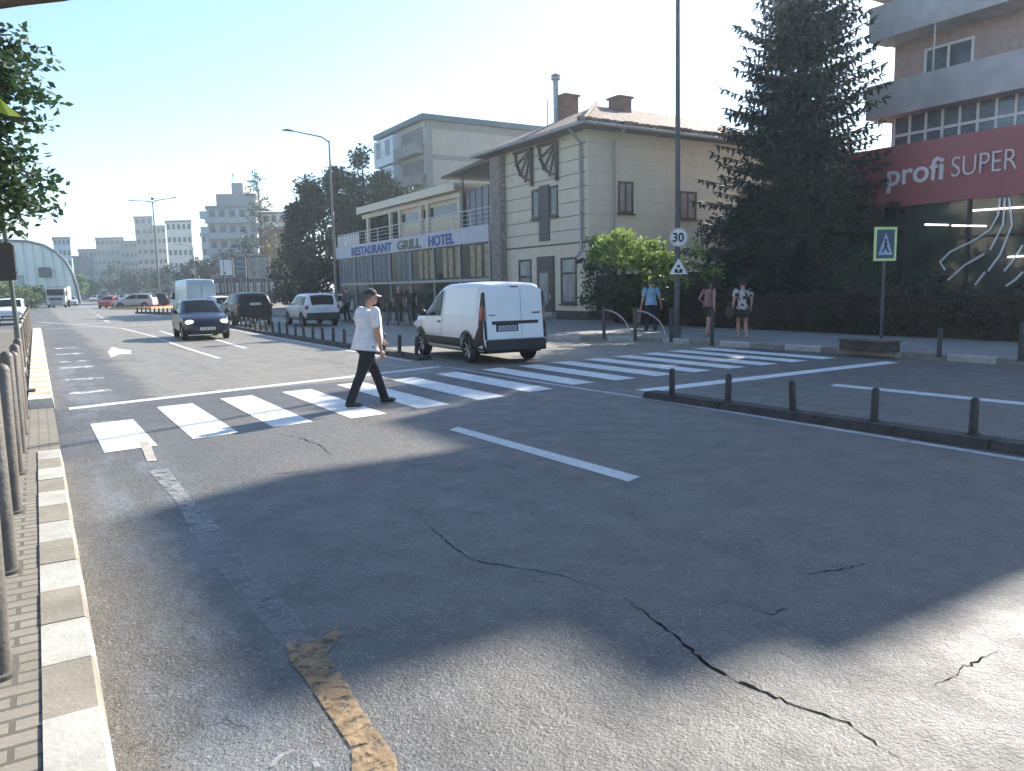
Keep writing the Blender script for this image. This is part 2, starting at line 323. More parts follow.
# median strips (low asphalt kerb, shade put into its near-black colour)
med = mat('median_concrete', (.045, .042, .04), .85, .3, 5, bump=.8, bscale=30); medw = mat('median_edge', (.42, .41, .39), .8, .15, 5, bump=.4, dirt=.4)
def median(pts, name='median_strip', edge=True):
    k = MB()
    for (x0, y0, hw0), (x1, y1, hw1) in zip(pts, pts[1:]):
        n = max(1, int(abs(y1 - y0)));
        for q in range(n):
            t0, t1 = q / n, (q + 1) / n - .008; ya, yb = y0 + (y1 - y0) * t0, y0 + (y1 - y0) * t1; xa, xb = x0 + (x1 - x0) * t0, x0 + (x1 - x0) * t1
            k.add([(xa - hw0, ya, 0), (xa - hw0 + .05, ya, .10), (xa + hw0 - .05, ya, .10), (xa + hw0, ya, 0), (xb - hw1, yb, 0), (xb - hw1 + .05, yb, .10), (xb + hw1 - .05, yb, .10), (xb + hw1, yb, 0)],
                  [(0, 1, 5, 4), (1, 2, 6, 5), (2, 3, 7, 6), (0, 3, 2, 1), (4, 5, 6, 7)], 0)
    k.build(name, [med], kind='structure')
median([(8.0, 8.95, .17), (8.17, 6, .17), (8.35, 3, .17), (9.1, -12, .17)]); median([(7.95, 17.0, .2), (7.95, 30, .2), (8.2, 42, .2)])

# ------------------------------------------------------------------ road markings (sheets 4 mm apart)
def decal(poly, m, z=.004, name='road_marking', sub=True):
    d = MB(); d.quad(*[(p[0], p[1], z) for p in poly]); return d.build(name, m, kind='structure', recalc=False)
def rib(pts, wdt, m, z=.004, jitter=0.0, name='road_marking', taper=False):
    d = MB(); L_, R_ = [], []
    for i, p in enumerate(pts):
        p = Vector((p[0], p[1], z)); a = Vector((*pts[max(i - 1, 0)][:2], z)); b = Vector((*pts[min(i + 1, len(pts) - 1)][:2], z)); t = (b - a).normalized(); nn = Vector((t.y, -t.x, 0)); ww = wdt / 2 * (1 + ru(-jitter, jitter))
        if taper: ww *= math.sin(math.pi * min(1, max(.06, (i + .5) / len(pts))))
        L_.append(p - nn * ww); R_.append(p + nn * ww)
    for i in range(len(pts) - 1): d.quad(L_[i], L_[i + 1], R_[i + 1], R_[i])
    return d.build(name, m, kind='structure', recalc=False)
zs = MB()
zx = [(.54, 9.5, 11.75), (1.5, 9.75, 12.85), (2.5, 9.95, 13.2), (3.55, 9.95, 13.35), (4.65, 10.15, 13.7), (5.75, 10.35, 13.8), (6.85, 10.6, 14.1)]
for x, a, b in zx: zs.quad((x - .03, a, .005), (x + .52, a + .08, .005), (x + .48, b + .08, .005), (x - .05, b, .005))
for i in range(8):
    x = 8.05 + i * .98 - .1; a = 10.9; b = 14.2 + .1 * i; zs.quad((x - .03, a, .005), (x + .5, a + .02, .005), (x + .5, b, .005), (x - .03, b, .005))
zs.build('zebra_crossing', white_fresh, kind='structure', recalc=False)
def px(*pts): return [tuple(G(*p)[:2]) for p in pts]
decal([(.3, 13.45), (7.6, 15.25), (7.62, 15.5), (.3, 13.72)], white_fresh)                                        # stop line, far side
decal([(8.35, 9.35), (15.3, 9.42), (15.3, 9.75), (8.35, 9.72)], white_fresh)                                     # stop line, near side
decal(px((449, 430), (458, 427), (640, 477), (628, 482)), white_paint)                                           # lane dash, duller paint takes in the shade over it
decal(px((830, 386), (836, 384), (1040, 404), (1040, 407)), white_paint)
rib(px((37, 322), (80, 325), (122, 328.5), (152, 336), (181, 346.5), (219, 358.5)), .13, white_paint)
rib(px((214, 339), (246, 348.5)), .13, white_paint); rib(px((160, 331), (176, 336)), .13, white_paint)
rib([(7.55, 16.9), (7.5, 30), (7.7, 42)], .12, white_paint); rib([(7.6, 15.6), (7.72, 11), (7.85, 8.9), (7.95, 3), (8.05, -10)], .12, mat('edge_line_dull', (.38, .38, .37), .75, .2, 6, alpha=(.6, 8)))
rib([(.35, 46.5), (8, 47.5)], .25, white_paint); rib([(8.3, 44), (14, 45)], .3, white_paint)
for yy in (54, 62, 70, 84, 98, 115, 135, 160, 190): rib([(3.8 + (yy - 54) * .03, yy), (3.8 + (yy - 54) * .03, yy + 4)], .16, white_paint)
for yy in (60, 80, 105, 140): rib([(7.3 + (yy - 54) * .05, yy), (7.4 + (yy - 54) * .05, yy + 6)], .2, white_paint)
for x0 in (-4, -1, 2): rib([(x0, 52.5), (x0 + 1.6, 52.7)], .35, white_paint)
decal(px((108, 352), (112, 347), (120, 349), (131, 350.5), (131, 354), (119, 354.5), (111, 357.5)), white_paint)  # arrow remnant
for yy, ln in ((15.5, .4), (18, .35), (21, .5), (23, .3), (26, .5), (29, .4)): decal([(.35, yy), (1.1, yy + .05), (1.05, yy + ln), (.4, yy + ln)], mat('white_residue', (.5, .52, .54), .7, .2, 5, alpha=(.5, 5)))
decal(px((139, 441), (149, 441), (157, 461), (147, 462)), pale_patch, .006)
rib(px((158, 470), (185, 502), (206, 532)), .16, worn_paint, .006, .3); rib(px((206, 532), (240, 575), (275, 615), (300, 645)), .16, mat('worn_faint', (.34, .35, .36), .8, .2, 6, alpha=(.52, 8, .28)), .006, .2)
ye = [(286, 645), (298, 640), (312, 645), (336, 630), (343, 636), (326, 655), (345, 680), (360, 708), (380, 735), (397, 760), (398, 775), (352, 775), (352, 750), (325, 710), (305, 680), (290, 662)]
decal(px(*ye), yellow_worn, .007)
rib(px(*[(295 + 24 * math.cos(a / 10 * math.pi), 775 - 22 * math.sin(a / 10 * math.pi)) for a in range(1, 10)]), .022, worn_paint, .006)
def crack(pts, wd, seed):
    random.seed(seed); P = px(*pts); out = []
    for (a, b), (c, d) in zip(P, P[1:]):
        n = max(2, int(math.hypot(c - a, d - b) / .035))
        for q in range(n): out.append((a + (c - a) * q / n + ru(-.014, .014), b + (d - b) * q / n + ru(-.014, .014)))
    rib(out, wd, tar, .003, .8, 'road_crack', True)
crack([(625, 598), (650, 618), (680, 640), (700, 660), (735, 682), (790, 703), (850, 725), (885, 750), (940, 775)], .015, 3)
crack([(480, 440), (530, 447), (590, 446)], .008, 4); crack([(270, 433), (300, 438), (322, 446), (334, 458)], .010, 5); crack([(262, 475), (290, 473), (312, 470)], .01, 6)
crack([(560, 430), (640, 442), (700, 440)], .006, 7); crack([(800, 575), (850, 568), (880, 560)], .008, 8); crack([(730, 600), (770, 615), (800, 605)], .006, 9)
crack([(420, 520), (470, 560), (560, 575), (625, 598)], .007, 10); crack([(1000, 650), (960, 670), (930, 690)], .006, 11)
random.seed(11)

# ================================================================== BUILDINGS
def onx(px, py, X):            # where a photo pixel meets the facade plane x = X -> (y, z)
    d = ray(px, py); t = X / d.x; p = CAM + d * t; return p.y, p.z
def ony(px, py, Y):
    d = ray(px, py); t = Y / d.y; p = CAM + d * t; return p.x, p.z
def win_x(parent, X, y0, y1, z0, z1, fm, gm, mull=1, trans=0, fw=.08, name='window', depth=.1, sill=True):
    "window in a facade facing -x"
    a = MB(); a.box(X - .04, X + .06, y0, y1, z0, z0 + fw); a.box(X - .04, X + .06, y0, y1, z1 - fw, z1); a.box(X - .04, X + .06, y0, y0 + fw, z0 + fw, z1 - fw); a.box(X - .04, X + .06, y1 - fw, y1, z0 + fw, z1 - fw)
    for i in range(1, mull + 1): q = y0 + (y1 - y0) * i / (mull + 1); a.box(X - .035, X + .05, q - fw / 2, q + fw / 2, z0 + fw, z1 - fw)
    if trans: q = z0 + (z1 - z0) * trans; a.box(X - .03, X + .045, y0 + fw, y1 - fw, q - fw / 2, q + fw / 2)
    f = a.build(name, fm, parent); b = MB(); b.box(X - .012, X + .02, y0 + .02, y1 - .02, z0 + .02, z1 - .02); b.build('pane', gm, f)
    if sill: c = MB(); c.box(X - .14, X + .05, y0 - .05, y1 + .05, z0 - .06, z0 - .003); c.build('sill', fm, f)
    return f
def win_y(parent, Y, x0, x1, z0, z1, fm, gm, mull=1, trans=0, fw=.08, name='window', sill=True):
    "window in a facade facing -y"
    a = MB(); a.box(x0, x1, Y - .04, Y + .06, z0, z0 + fw); a.box(x0, x1, Y - .04, Y + .06, z1 - fw, z1); a.box(x0, x0 + fw, Y - .04, Y + .06, z0 + fw, z1 - fw); a.box(x1 - fw, x1, Y - .04, Y + .06, z0 + fw, z1 - fw)
    for i in range(1, mull + 1): q = x0 + (x1 - x0) * i / (mull + 1); a.box(q - fw / 2, q + fw / 2, Y - .035, Y + .05, z0 + fw, z1 - fw)
    if trans: q = z0 + (z1 - z0) * trans; a.box(x0 + fw, x1 - fw, Y - .03, Y + .045, q - fw / 2, q + fw / 2)
    f = a.build(name, fm, parent); b = MB(); b.box(x0 + .02, x1 - .02, Y - .012, Y + .02, z0 + .02, z1 - .02); b.build('pane', gm, f)
    if sill: c = MB(); c.box(x0 - .05, x1 + .05, Y - .14, Y + .05, z0 - .06, z0 - .003); c.build('sill', fm, f)
    return f

cream = mat('cream_cladding', (.56, .525, .41), .8, .06, 2, bump=.1, dirt=.12); cream2 = mat('cream_render', (.47, .44, .35), .85, .08, 2, bump=.2, dirt=.15)
socle = mat('dark_socle', (.06, .057, .052), .85, .2, 3); grooves = mat('groove_dark', (.12, .11, .09), .9, .1)
def tilemat():
    a = NB('roof_tiles'); t = a.N.new('ShaderNodeTexBrick'); a.L.new(a.pos, t.inputs['Vector']); t.inputs['Scale'].default_value = 1; t.inputs['Brick Width'].default_value = .25; t.inputs['Row Height'].default_value = .33; t.inputs['Mortar Size'].default_value = .025
    t.inputs['Color1'].default_value = (.21, .105, .075, 1); t.inputs['Color2'].default_value = (.14, .08, .06, 1); t.inputs['Mortar'].default_value = (.05, .03, .02, 1)
    col = a.mix(a.rng(a.noise(2.2, 7, .75), .5, .62, 0, .7), t.outputs[0], (.27, .24, .20)); col = a.mix(a.rng(a.noise(5, 5, .7), .55, .65, 0, .6), col, (.07, .045, .035)); a.L.new(col, a.b.inputs['Base Color']); a.b.inputs['Roughness'].default_value = .85; a.bump(t.outputs['Fac'], -.8, .05); return a.m
tiles = tilemat()
# --- cream house on the corner
HX, HY, HE = 21.3, 28.0, 8.6; HY1 = 36.3; HX1 = 34.0
h = empty('house', (HX, HY, .14), 0, 'cream two-storey corner house with red tiled roof and dark fan-shaped eave brackets', 'house')
b = MB(); b.box(HX, HX1, HY, HY1, .55, HE - .05); b.build('wall', cream, h)
b = MB(); b.box(HX - .03, HX1, HY - .03, HY1 + .0, .0, .546); b.build('base_course', socle, h)
b = MB()
for i in range(7):
    z = 4.25 + i * .62; b.box(HX - .006, HX + .01, HY + .05, HY1 - .02, z, z + .035); b.box(HX + .05, HX1 - .1, HY - .006, HY + .01, z, z + .02, 1)
b.box(HX - .03, HX + .01, HY + .03, HY1 - .02, 3.62, 3.70)
b.build('cladding_joint', [grooves, mat('joint_faint', (.43, .40, .31), .85, .08)], h)
# roof: shallow hip with deep eaves
ov = .85; ex0, ey0, ex1, ey1 = HX - ov, HY - ov, HX1 + ov, HY1 + ov; ez = HE - .02; rz_ = 10.75; my = (ey0 + ey1) / 2; rx0 = ex0 + 4.6; rx1 = ex1 - 4.6
b = MB(); b.quad((ex0, ey0, ez + .12), (ex1, ey0, ez + .12), (rx1, my, rz_), (rx0, my, rz_)); b.quad((ex0, ey1, ez + .12), (rx0, my, rz_), (rx1, my, rz_), (ex1, ey1, ez + .12)); b.quad((ex0, ey0, ez + .12), (rx0, my, rz_), (ex0, ey1, ez + .12)); b.quad((ex1, ey0, ez + .12), (ex1, ey1, ez + .12), (rx1, my, rz_))
rf = b.build('roof', tiles, h)
b = MB(); b.quad((ex0, ey0, ez), (ex0, ey1, ez), (ex1, ey1, ez), (ex1, ey0, ez))
b.box(ex0 - .02, ex0 + .02, ey0, ey1, ez - .04, ez + .13); b.box(ex0, ex1, ey0 - .02, ey0 + .02, ez - .04, ez + .13); b.build('soffit', wood_dark, rf)
b = MB(); 
for q in range(44):       # ridge of uneven, moss-grown end tiles along the sunny eave
    t = q / 44; b.tube([(ex0 + (ex1 - ex0) * t, ey0 - .03, ez + .15 + ru(-.02, .03)), (ex0 + (ex1 - ex0) * t, ey0 + .35, ez + .24 + ru(-.02, .05))], [.12, .1], 6)
for q in range(30):
    t = q / 30; b.tube([(ex0 + (rx0 - ex0) * t, ey0 + (my - ey0) * t, ez + .15 + (rz_ - ez) * t), (ex0 + (rx0 - ex0) * (t + .036), ey0 + (my - ey0) * (t + .036), ez + .17 + (rz_ - ez) * (t + .036))], [.09, .075], 6)
b.build('ridge_tile', tiles, rf)
b = MB(); b.tube([(ex0 - .06, ey0 - .05, ez + .02), (ex0 - .06, ey1, ez + .02)], .07, 8); b.tube([(ex0, ey0 - .08, ez + .02), (ex1, ey0 - .08, ez - .02)], .07, 8); b.build('gutter', grey_metal, rf)
brick = mat('chimney_brick', (.17, .075, .055), .9, .3, 5, bump=.5, dirt=.4)
cy_, cz_ = onx(567, 112, 24.5); b = MB(); b.box(24.1, 24.95, cy_ - .4, cy_ + .4, 9.0, 11.45); b.box(24.02, 25.03, cy_ - .47, cy_ + .47, 11.453, 11.55); b.build('chimney', brick, rf)
cx_, _ = ony(620, 105, 31.5); b = MB(); b.box(cx_ - .42, cx_ + .42, 31.1, 31.9, 9.4, 11.0); b.box(cx_ - .5, cx_ + .5, 31.0, 32.0, 11.003, 11.1); b.build('chimney', brick, rf)
fy, _ = onx(557.5, 100, 24); b = MB(); b.tube([(23.9, fy, 9.2), (23.9, fy, 12.3)], .14, 12); b.tube([(23.9, fy, 12.3), (23.9, fy, 12.42)], [.24, .24], 12); b.tube([(23.9, fy, 12.5), (23.9, fy, 12.6)], [.27, .12], 12); b.tube([(23.7, fy + .5, 9.6), (23.7, fy + .5, 11.4)], .03, 6); b.build('flue_pipe', grey_metal, rf)
fr = mat('dark_brown_frame', (.035, .028, .024), .5, .2)
def rx(X, x0, y0, x1, y1):
    ya, za = onx(x0, y0, X); yb, zb = onx(x1, y1, X); return min(ya, yb), max(ya, yb), min(za, zb), max(za, zb)
ya, yb, za, zb = rx(HX, 533, 190, 557, 216)
za2 = onx(545, 241, HX)[1]
b = MB(); yc = (ya + yb) / 2; b.box(HX - .08, HX + .02, yc - .42, yc + .42, za2, zb + .1); pn = b.build('window_panel', mat('dark_panel', (.06, .055, .055), .55, .15), h)
win_x(h, HX, yc + .424, yb + .1, za, zb, fr, glass, 0, 0, .1); win_x(h, HX, ya - .1, yc - .424, za, zb, fr, glass, 0, 0, .1)
ya, yb, za, zb = rx(HX, 561, 258, 577, 304); win_x(h, HX, ya, yb, za, zb, fr, glass_sky, 0, .66, .1)
ya, yb, za, zb = rx(HX, 519, 260, 532, 300); win_x(h, HX, ya, yb, .9, zb, fr, glass_sky, 0, .6, .1)
ya, yb, za, zb = rx(HX, 538, 257, 555, 305)
b = MB(); b.box(HX - .09, HX + .02, ya, yb, .14, zb); dr = b.build('door', mat('door_brown', (.05, .04, .036), .5, .15), h)
b = MB(); b.box(HX - .1, HX - .07, ya + .42, yb - .25, .8, 2.35); b.build('pane', glass_sky, dr); b = MB(); b.tube([(HX - .14, ya + .2, 1.1), (HX - .14, ya + .2, 1.35)], .02, 6); b.build('handle', chrome, dr)
for st in range(2): b = MB(); b.box(HX - .35 * (2 - st), HX - .035, ya - .2, yb + .2, .145 + st * .16, .145 + (st + 1) * .16 - .003); b.build('doorstep', mat('step_stone', (.3, .29, .27), .85, .15), h)
x0, z1 = ony(618, 181, HY); x1, z0 = ony(633, 214, HY); win_y(h, HY, x0, x1, z0, z1, fr, glass_sky, 1, 0, .1)
x0, z1 = ony(679, 191, HY); x1, z0 = ony(696, 220, HY); win_y(h, HY, x0, x1, z0, z1, fr, glass_sky, 1, 0, .1)
# fan brackets under the front eave
for py_ in (onx(531.5, 180, HX - .1)[0], onx(556.5, 175, HX - .1)[0]):
    b = MB(); r_ = 1.25; zt = HE - .25
    b.bar((HX - .1, py_, zt), (HX - .1, py_, zt - 1.75), .14, .14)
    arc = [(HX - .12 - r_ * math.cos(a), py_ + .001, zt - r_ * math.sin(a)) for a in [math.pi / 2 * q / 8 for q in range(9)]]
    arc = [(HX - .1, py_ + 1.45 * math.cos(a), zt - 1.45 * math.sin(a)) for a in [math.pi / 2 * q / 8 for q in range(9)]]
    for p, q in zip(arc, arc[1:]): b.bar(p, q, .1, .1)
    for a in (0, 22, 45, 68): b.bar((HX - .1, py_, zt), (HX - .1, py_ + 1.6 * math.cos(R(a)), zt - 1.6 * math.sin(R(a))), .075, .075)
    b.bar((HX - .1, py_ - .1, zt + .03), (HX - .1, py_ + 1.6, zt + .03), .16, .12)
    b.build('bracket', wood_dark, h)
b = MB(); b.tube([(ex0, HY + .25, ez), (HX - .12, HY + .35, HE - .6), (HX - .12, HY + .35, 3.3), (HX - .35, HY + .35, 3.0)], .075, 8); b.build('downpipe', grey_metal, h)
b = MB(); xq, _ = ony(613, 160, HY); b.tube([(xq, ey0 - .05, ez), (xq, HY - .09, HE - .5), (xq, HY - .09, .6)], .055, 8); b.build('downpipe', mat('pipe_cream', (.35, .33, .27), .6, .1), h)
b = MB(); b.tube([(HX - .12, HY1 - .6, 8.2), (HX - .12, HY1 - .6, 3.0)], .05, 8); b.build('downpipe', dark_metal, h); b = MB(); b.tube([(HX - .3, HY + .5, 2.75), (HX + .05, HY + .4, 2.9)], .09, 8); b.build('wall_lamp', dark_metal, h)

# --- restaurant
RX, RY0, RY1 = 20.95, 36.1, 60.6
white_trim = mat('fascia_white', (.46, .47, .51), .6, .05, 2, dirt=.15); steel = mat('mullion_grey', (.28, .28, .29), .45, .1, 5, metal=.3)
r = empty('restaurant', (RX, RY0, .14), 0, 'glass-fronted restaurant with white sign band and roof terrace beside the cream house', 'restaurant')
b = MB(); b.box(RX + .5, RX + 11, RY0, RY1, 4.16, 4.4); b.box(RX + 10.8, RX + 11, RY0, RY1, .14, 4.1); b.box(RX + .3, RX + 11, RY1 - .2, RY1, .14, 4.1); b.box(RX + .3, RX + 11, RY0 + .02, RY0 + .22, .14, 4.1)
b.build('wall', mat('restaurant_wall', (.2, .18, .16), .8, .15), r)
b = MB(); b.box(RX - .12, RX + .5, RY0 + .02, RY1, 4.15, 5.06); fa = b.build('fascia', white_trim, r)
b = MB(); b.box(RX, RX + .03, RY0, RY1 - .5, .14, 4.15); b.build('glazing', glass_mat('restaurant_glass', (.012, .014, .016), .06, .10), r)
b = MB()
for i in range(8):
    q = RY0 + .05 + i * (RY1 - RY0 - .6) / 7; b.box(RX - .07, RX + .035, q - .06, q + .06, .14, 4.147)
b.box(RX - .065, RX + .034, RY0, RY1 - .5, 2.05, 2.2); b.build('mullion', steel, r)
# curtains and lights behind the upper panes
ct = mat('curtain_cream', (.34, .28, .18), .9, .25, 3); ctg = mat('curtain_grey', (.17, .19, .2), .9, .2, 3)
for i in range(7):
    q0 = RY0 + .12 + i * (RY1 - RY0 - .6) / 7; wd_ = (RY1 - RY0 - .6) / 7 - .2; n = 22; b = MB(); m_ = ct if i in (0, 1, 2) else ctg
    for s_ in range(3 + (i in (4, 5, 6)) * 1):
        a0 = q0 + wd_ * (s_ / 4.0) + ru(.0, .1); b.grid(lambda u, v: (RX - .012 - .008 * math.sin(u * 26), a0 + u * wd_ * (.16 if i < 4 else .2), 2.3 + v * (1.75 if s_ % 2 == 0 else 1.7)), n, 1)
    b.build('curtain', m_, r, recalc=False)
# sign lettering, each word a part of the fascia
def yz_text(word, size, y_left, z, X, m, parent, **kw):   # reads left to right for a viewer at smaller x looking towards +x : text runs towards -y
    return text_mesh(word, size, frame_mtx((X, y_left, z), (0, -1, 0), (0, 0, 1)), 'lettering', m, parent, **kw)
blue = mat('sign_blue', (.015, .05, .24), .5, .1, 5); brown_s = mat('sign_brown', (.09, .07, .06), .5, .1, 5)
y_r = onx(353, 250, RX)[0]; y_g = onx(400, 245, RX)[0]; y_h = onx(431, 240, RX)[0]
def fit_text(word, ya, yb, z, m): yz_text(word, .82, ya, z, RX - .135, m, fa, extrude=.02, offset=.028, stretch=(ya - yb) / (sum({'I': .3}.get(c, .66) for c in word) * .82))
fit_text('RESTAURANT', onx(353, 251, RX)[0], onx(396, 247, RX)[0], 4.27, blue); fit_text('GRILL', onx(399, 247, RX)[0], onx(426, 240, RX)[0], 4.27, brown_s); fit_text('HOTEL', onx(430, 240, RX)[0], onx(457, 235, RX)[0], 4.27, blue)
# terrace: railing, flowers, pergola room
b = MB()
for q in range(56):
    yy = RY0 + .05 + q * (RY1 - RY0 + .7) / 55
    if q % 5 == 0: b.tube([(RX + .1, yy, 4.98), (RX + .1, yy, 5.98)], .035, 6)
for zz in (5.98, 5.75, 5.5, 5.25): b.tube([(RX + .1, RY0 + .05, zz), (RX + .1, RY1 - .15, zz)], .035 if zz > 5.9 else .016, 6)
for q in range(14): yy = RY1 - .2 - q * .35; b.box(RX + .02, RX + .06, yy - .1, yy + .08, 5.0, 5.9)
b.build('terrace_railing', mat('steel_rail', (.5, .5, .52), .35, .1, 5, metal=.6), r)
PX = RX + 1.6
cy0, cz0 = onx(363, 210, PX); cy1, cz1 = onx(461, 182, PX)
beige = mat('beige_panel', (.62, .50, .33), .7, .08, 3); wtim = mat('white_timber', (.60, .54, .42), .6, .06, 3)
tr_ = MB(); tr_.box(PX - .5, PX + 5, cy1, cy0, 7.78, 8.0); tr_.build('terrace_roof', mat('pergola_roof', (.5, .5, .46), .6, .1), r); b = MB(); b.box(PX - .54, PX - .45, cy1 - .05, cy0 + .05, 7.55, 8.05); b.box(PX - .1, PX + .1, cy1, cy0, 7.2, 7.5); b.build('roof_beam', wtim, r)
for q, pp in enumerate((368, 390.5, 400, 421, 428, 460)):
    yy = onx(pp, 215, PX)[0]; b = MB(); b.box(PX - .1, PX + .1, yy - .14, yy + .14, 4.4, 7.2); b.build('terrace_post', wtim, r)
ys = [onx(pp, 215, PX)[0] for pp in (397, 421, 428, 458)]
b = MB(); b.box(PX + .12, PX + .2, ys[3], ys[0], 4.4, 6.25); b.box(PX + .12, PX + .2, ys[3], ys[0], 6.95, 7.78); b.build('terrace_panel', beige, r); b = MB(); b.box(PX + .13, PX + .19, ys[1] + .1, ys[0], 6.253, 6.947); b.box(PX + .13, PX + .19, ys[3] + .2, ys[2] - .1, 6.253, 6.947); b.build('terrace_window', glass, r)
b = MB(); b.box(PX + 4.4, PX + 4.6, cy1, cy0, 4.4, 7.75); b.build('terrace_back_wall', mat('terrace_dark', (.06, .06, .06), .8, .2), r)
b = MB(); y2 = RY0 + .1
for q in range(16): yy = cy1 - .05 - q * (cy1 - y2) / 16; b.box(PX + .3 + (.06 if q % 2 else 0), PX + .4, yy - (cy1 - y2) / 16 + .01, yy, 4.4, 7.6)
b.build('corrugated_screen', mat('screen_grey', (.22, .24, .26), .5, .15, 2, metal=.3), r)
b = MB(); A1 = onx(441, 179, RX + .6); A2 = onx(491, 158, RX + .6); b.prism([(RX + .6, A1[0], A1[1]), (RX + .6, A2[0], A2[1] - .1), (RX + .6, A2[0], A2[1] + .15), (RX + .6, A1[0], A1[1] + .12)], (5, 0, 0)); b.tube([(RX + .7, cy1 - 1.9, 4.98), (RX + .7, cy1 - 1.9, 8.3)], .05, 8); b.build('awning', mat('awning_dark', (.06, .055, .055), .7, .2), r)
# stone pillar between the two
stone = mat('pillar_stone', (.23, .20, .18), .9, .35, 7, bump=1.0, bscale=9, dirt=.3)
b = MB(); ya = onx(506.5, 240, 21.28)[0]; yb = onx(491, 240, 20.9)[0]; b.box(20.9, 21.28, ya, yb, .14, 8.45)
b.build('stone_pillar', stone, None, 'tall rough stone pillar between the restaurant and cream house', 'pillar', origin=(21.1, (ya + yb) / 2, .14), bevel=.03)

# --- supermarket with apartments above
TX = 29.0
conc = mat('tower_concrete', (.36, .35, .34), .85, .12, 1.2, bump=.2, dirt=.3); brickred = mat('tower_brick', (.38, .28, .26), .9, .15, 4); conc2 = mat('balcony_concrete', (.42, .41, .41), .85, .15, 1.5, bump=.2, dirt=.4)  # brick and balcony colours paled to carry the glare veil
TY0, TY1, TH = 12.9, 18.6, 16.7
t = empty('apartment_block', (TX, TY0, .14), 0, 'concrete and brick apartment block with long balconies above the red supermarket sign', 'apartment building')
b = MB(); b.box(TX, TX + 15, TY0, TY1, .14, 11.9); b.box(TX, TX + 15, TY0, 17.6, 11.9, TH); b.build('wall', brickred, t); b = MB(); b.box(TX, TX + 15, 17.603, 19.9, 12.75, 16.4); b.build('shade_overhang', conc, t)  # unseen overhang added high on the wall to close a gap in the shadow
b = MB(); b.box(TX + .05, TX + 9, 13.45, 17.6, TH + .253, 17.6); b.build('shadow_roof_step', conc, t); b = MB(); b.box(TX + .06, TX + 6, 14.9, 18.5, 17.603, 18.6); b.build('shadow_roof_top', conc, t)  # unseen roof steps, shaped to give the shadow on the road its outline
b = MB(); b.box(TX - .1, TX + 15, TY0 - .1, 17.7, TH - .4, TH + .25); b.build('parapet', conc, t)
BX = TX - 1.2
zt1 = [onx(895, 118, BX)[1], onx(895, 61, BX)[1]]; step = 2.85
for i, zb_ in enumerate([7.9, 10.75, 13.6]):
    yl = onx(868, 45, BX)[0] - (1.0 if zb_ > 12 else 0)
    b = MB(); b.box(BX, BX + .14, TY0 - .1, yl, zb_ - .1, zb_ + 1.15); b.box(BX + .141, TX - .003, yl - .12, yl, zb_ - .1, zb_ + 1.15); b.box(BX + .141, TX + 1.5, TY0 - .2, yl - .121, zb_ - .1, zb_ + .08)
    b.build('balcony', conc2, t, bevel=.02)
    if i < 3:
        win_x(t, TX, 15.6, 17.4, zb_ + 1.0, zb_ + 2.3, mat('pvc_white', (.7, .7, .7), .5, .05), glass_sky, 1, 0, .09, sill=False)
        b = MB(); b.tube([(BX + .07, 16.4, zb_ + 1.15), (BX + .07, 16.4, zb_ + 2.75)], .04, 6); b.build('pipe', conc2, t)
glz = MB(); 
for q in range(9): yy = 18.2 - q * .62; glz.box(TX - .5, TX - .42, yy - .04, yy + .04, 6.6, 7.8)
glz.box(TX - .49, TX - .43, 13.2, 18.2, 7.1, 7.2); glz.build('glazing_bar', mat('pvc_white', (.7, .7, .7)), t); b = MB(); b.box(TX - .44, TX - .41, 13.2, 18.2, 6.6, 7.8); b.build('glazed_loggia', glass_sky, t)
# supermarket
SX = 26.0
sp = empty('supermarket', (SX, 8, .14), 0, 'supermarket with dark glass front and wide red sign band reading profi SUPER', 'shop')
redm = mat('sign_red', (.29, .085, .09), .45, .08, 1.5, spec=.4)  # red faded so the colour takes in the glare veil
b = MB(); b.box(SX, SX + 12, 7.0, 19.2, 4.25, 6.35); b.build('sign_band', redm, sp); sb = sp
lettw = mat('sign_white', (.6, .55, .56), .4, .03)  # lettering white dulled by the same veil, in the colour
yp = onx(887, 180, SX)[0]; ye_ = onx(948, 172, SX)[0]; zb_ = onx(890, 188, SX)[1]
text_mesh('profi', 1.06, frame_mtx((SX - .05, yp, 5.0), (0, -1, 0), (0, 0, 1)), 'lettering', lettw, sp, .03, .012, (yp - ye_) / 2.34 * 1.113)
ys_ = onx(951, 178, SX)[0]; yt_ = onx(1016, 165, SX)[0]
text_mesh('SUPER', .94, frame_mtx((SX - .05, ys_, 5.02), (0, -1, 0), (0, 0, 1)), 'lettering', lettw, sp, .02, -.012, (ys_ - yt_) / 2.95 * 1.17)
b = MB(); b.box(SX + .1, SX + .14, 7.1, 18.5, .15, 4.25); b.build('shop_glazing', glass_mat('shop_glass', (.03, .045, .042)), sp)
b = MB(); b.box(SX + .2, SX + 12, 18.5, 19.1, .14, 4.25); b.box(SX + .3, SX + 12, 6.9, 7.1, .14, 4.25); b.build('wall', conc, sp)
b = MB()
for yy in (7.2, 9.4, 11.6, 13.9, 16.1, 18.4): b.box(SX + .04, SX + .15, yy - .05, yy + .05, .15, 4.24)
b.box(SX + .05, SX + .148, 7.1, 18.5, 3.0, 3.1); b.build('mullion', dark_metal, sp)
def gl(*pts): return [(SX + .06, *onx(px_, py_, SX + .06)) for px_, py_ in pts]
b = MB()   # sweeping white decorative lines on the shop window
for ln in ([(1000, 198), (998, 215), (990, 230), (975, 240), (950, 252), (940, 262), (945, 270)], [(1005, 198), (1003, 225), (990, 250)], [(1009, 198), (1012, 225), (1000, 255), (988, 271)], [(984, 254), (965, 265), (948, 280)], [(985, 272), (975, 285)], [(1023, 245), (1012, 262), (1004, 271)], [(1023, 272), (1015, 280), (1006, 286)]):
    b.tube(gl(*ln), .035, 6)
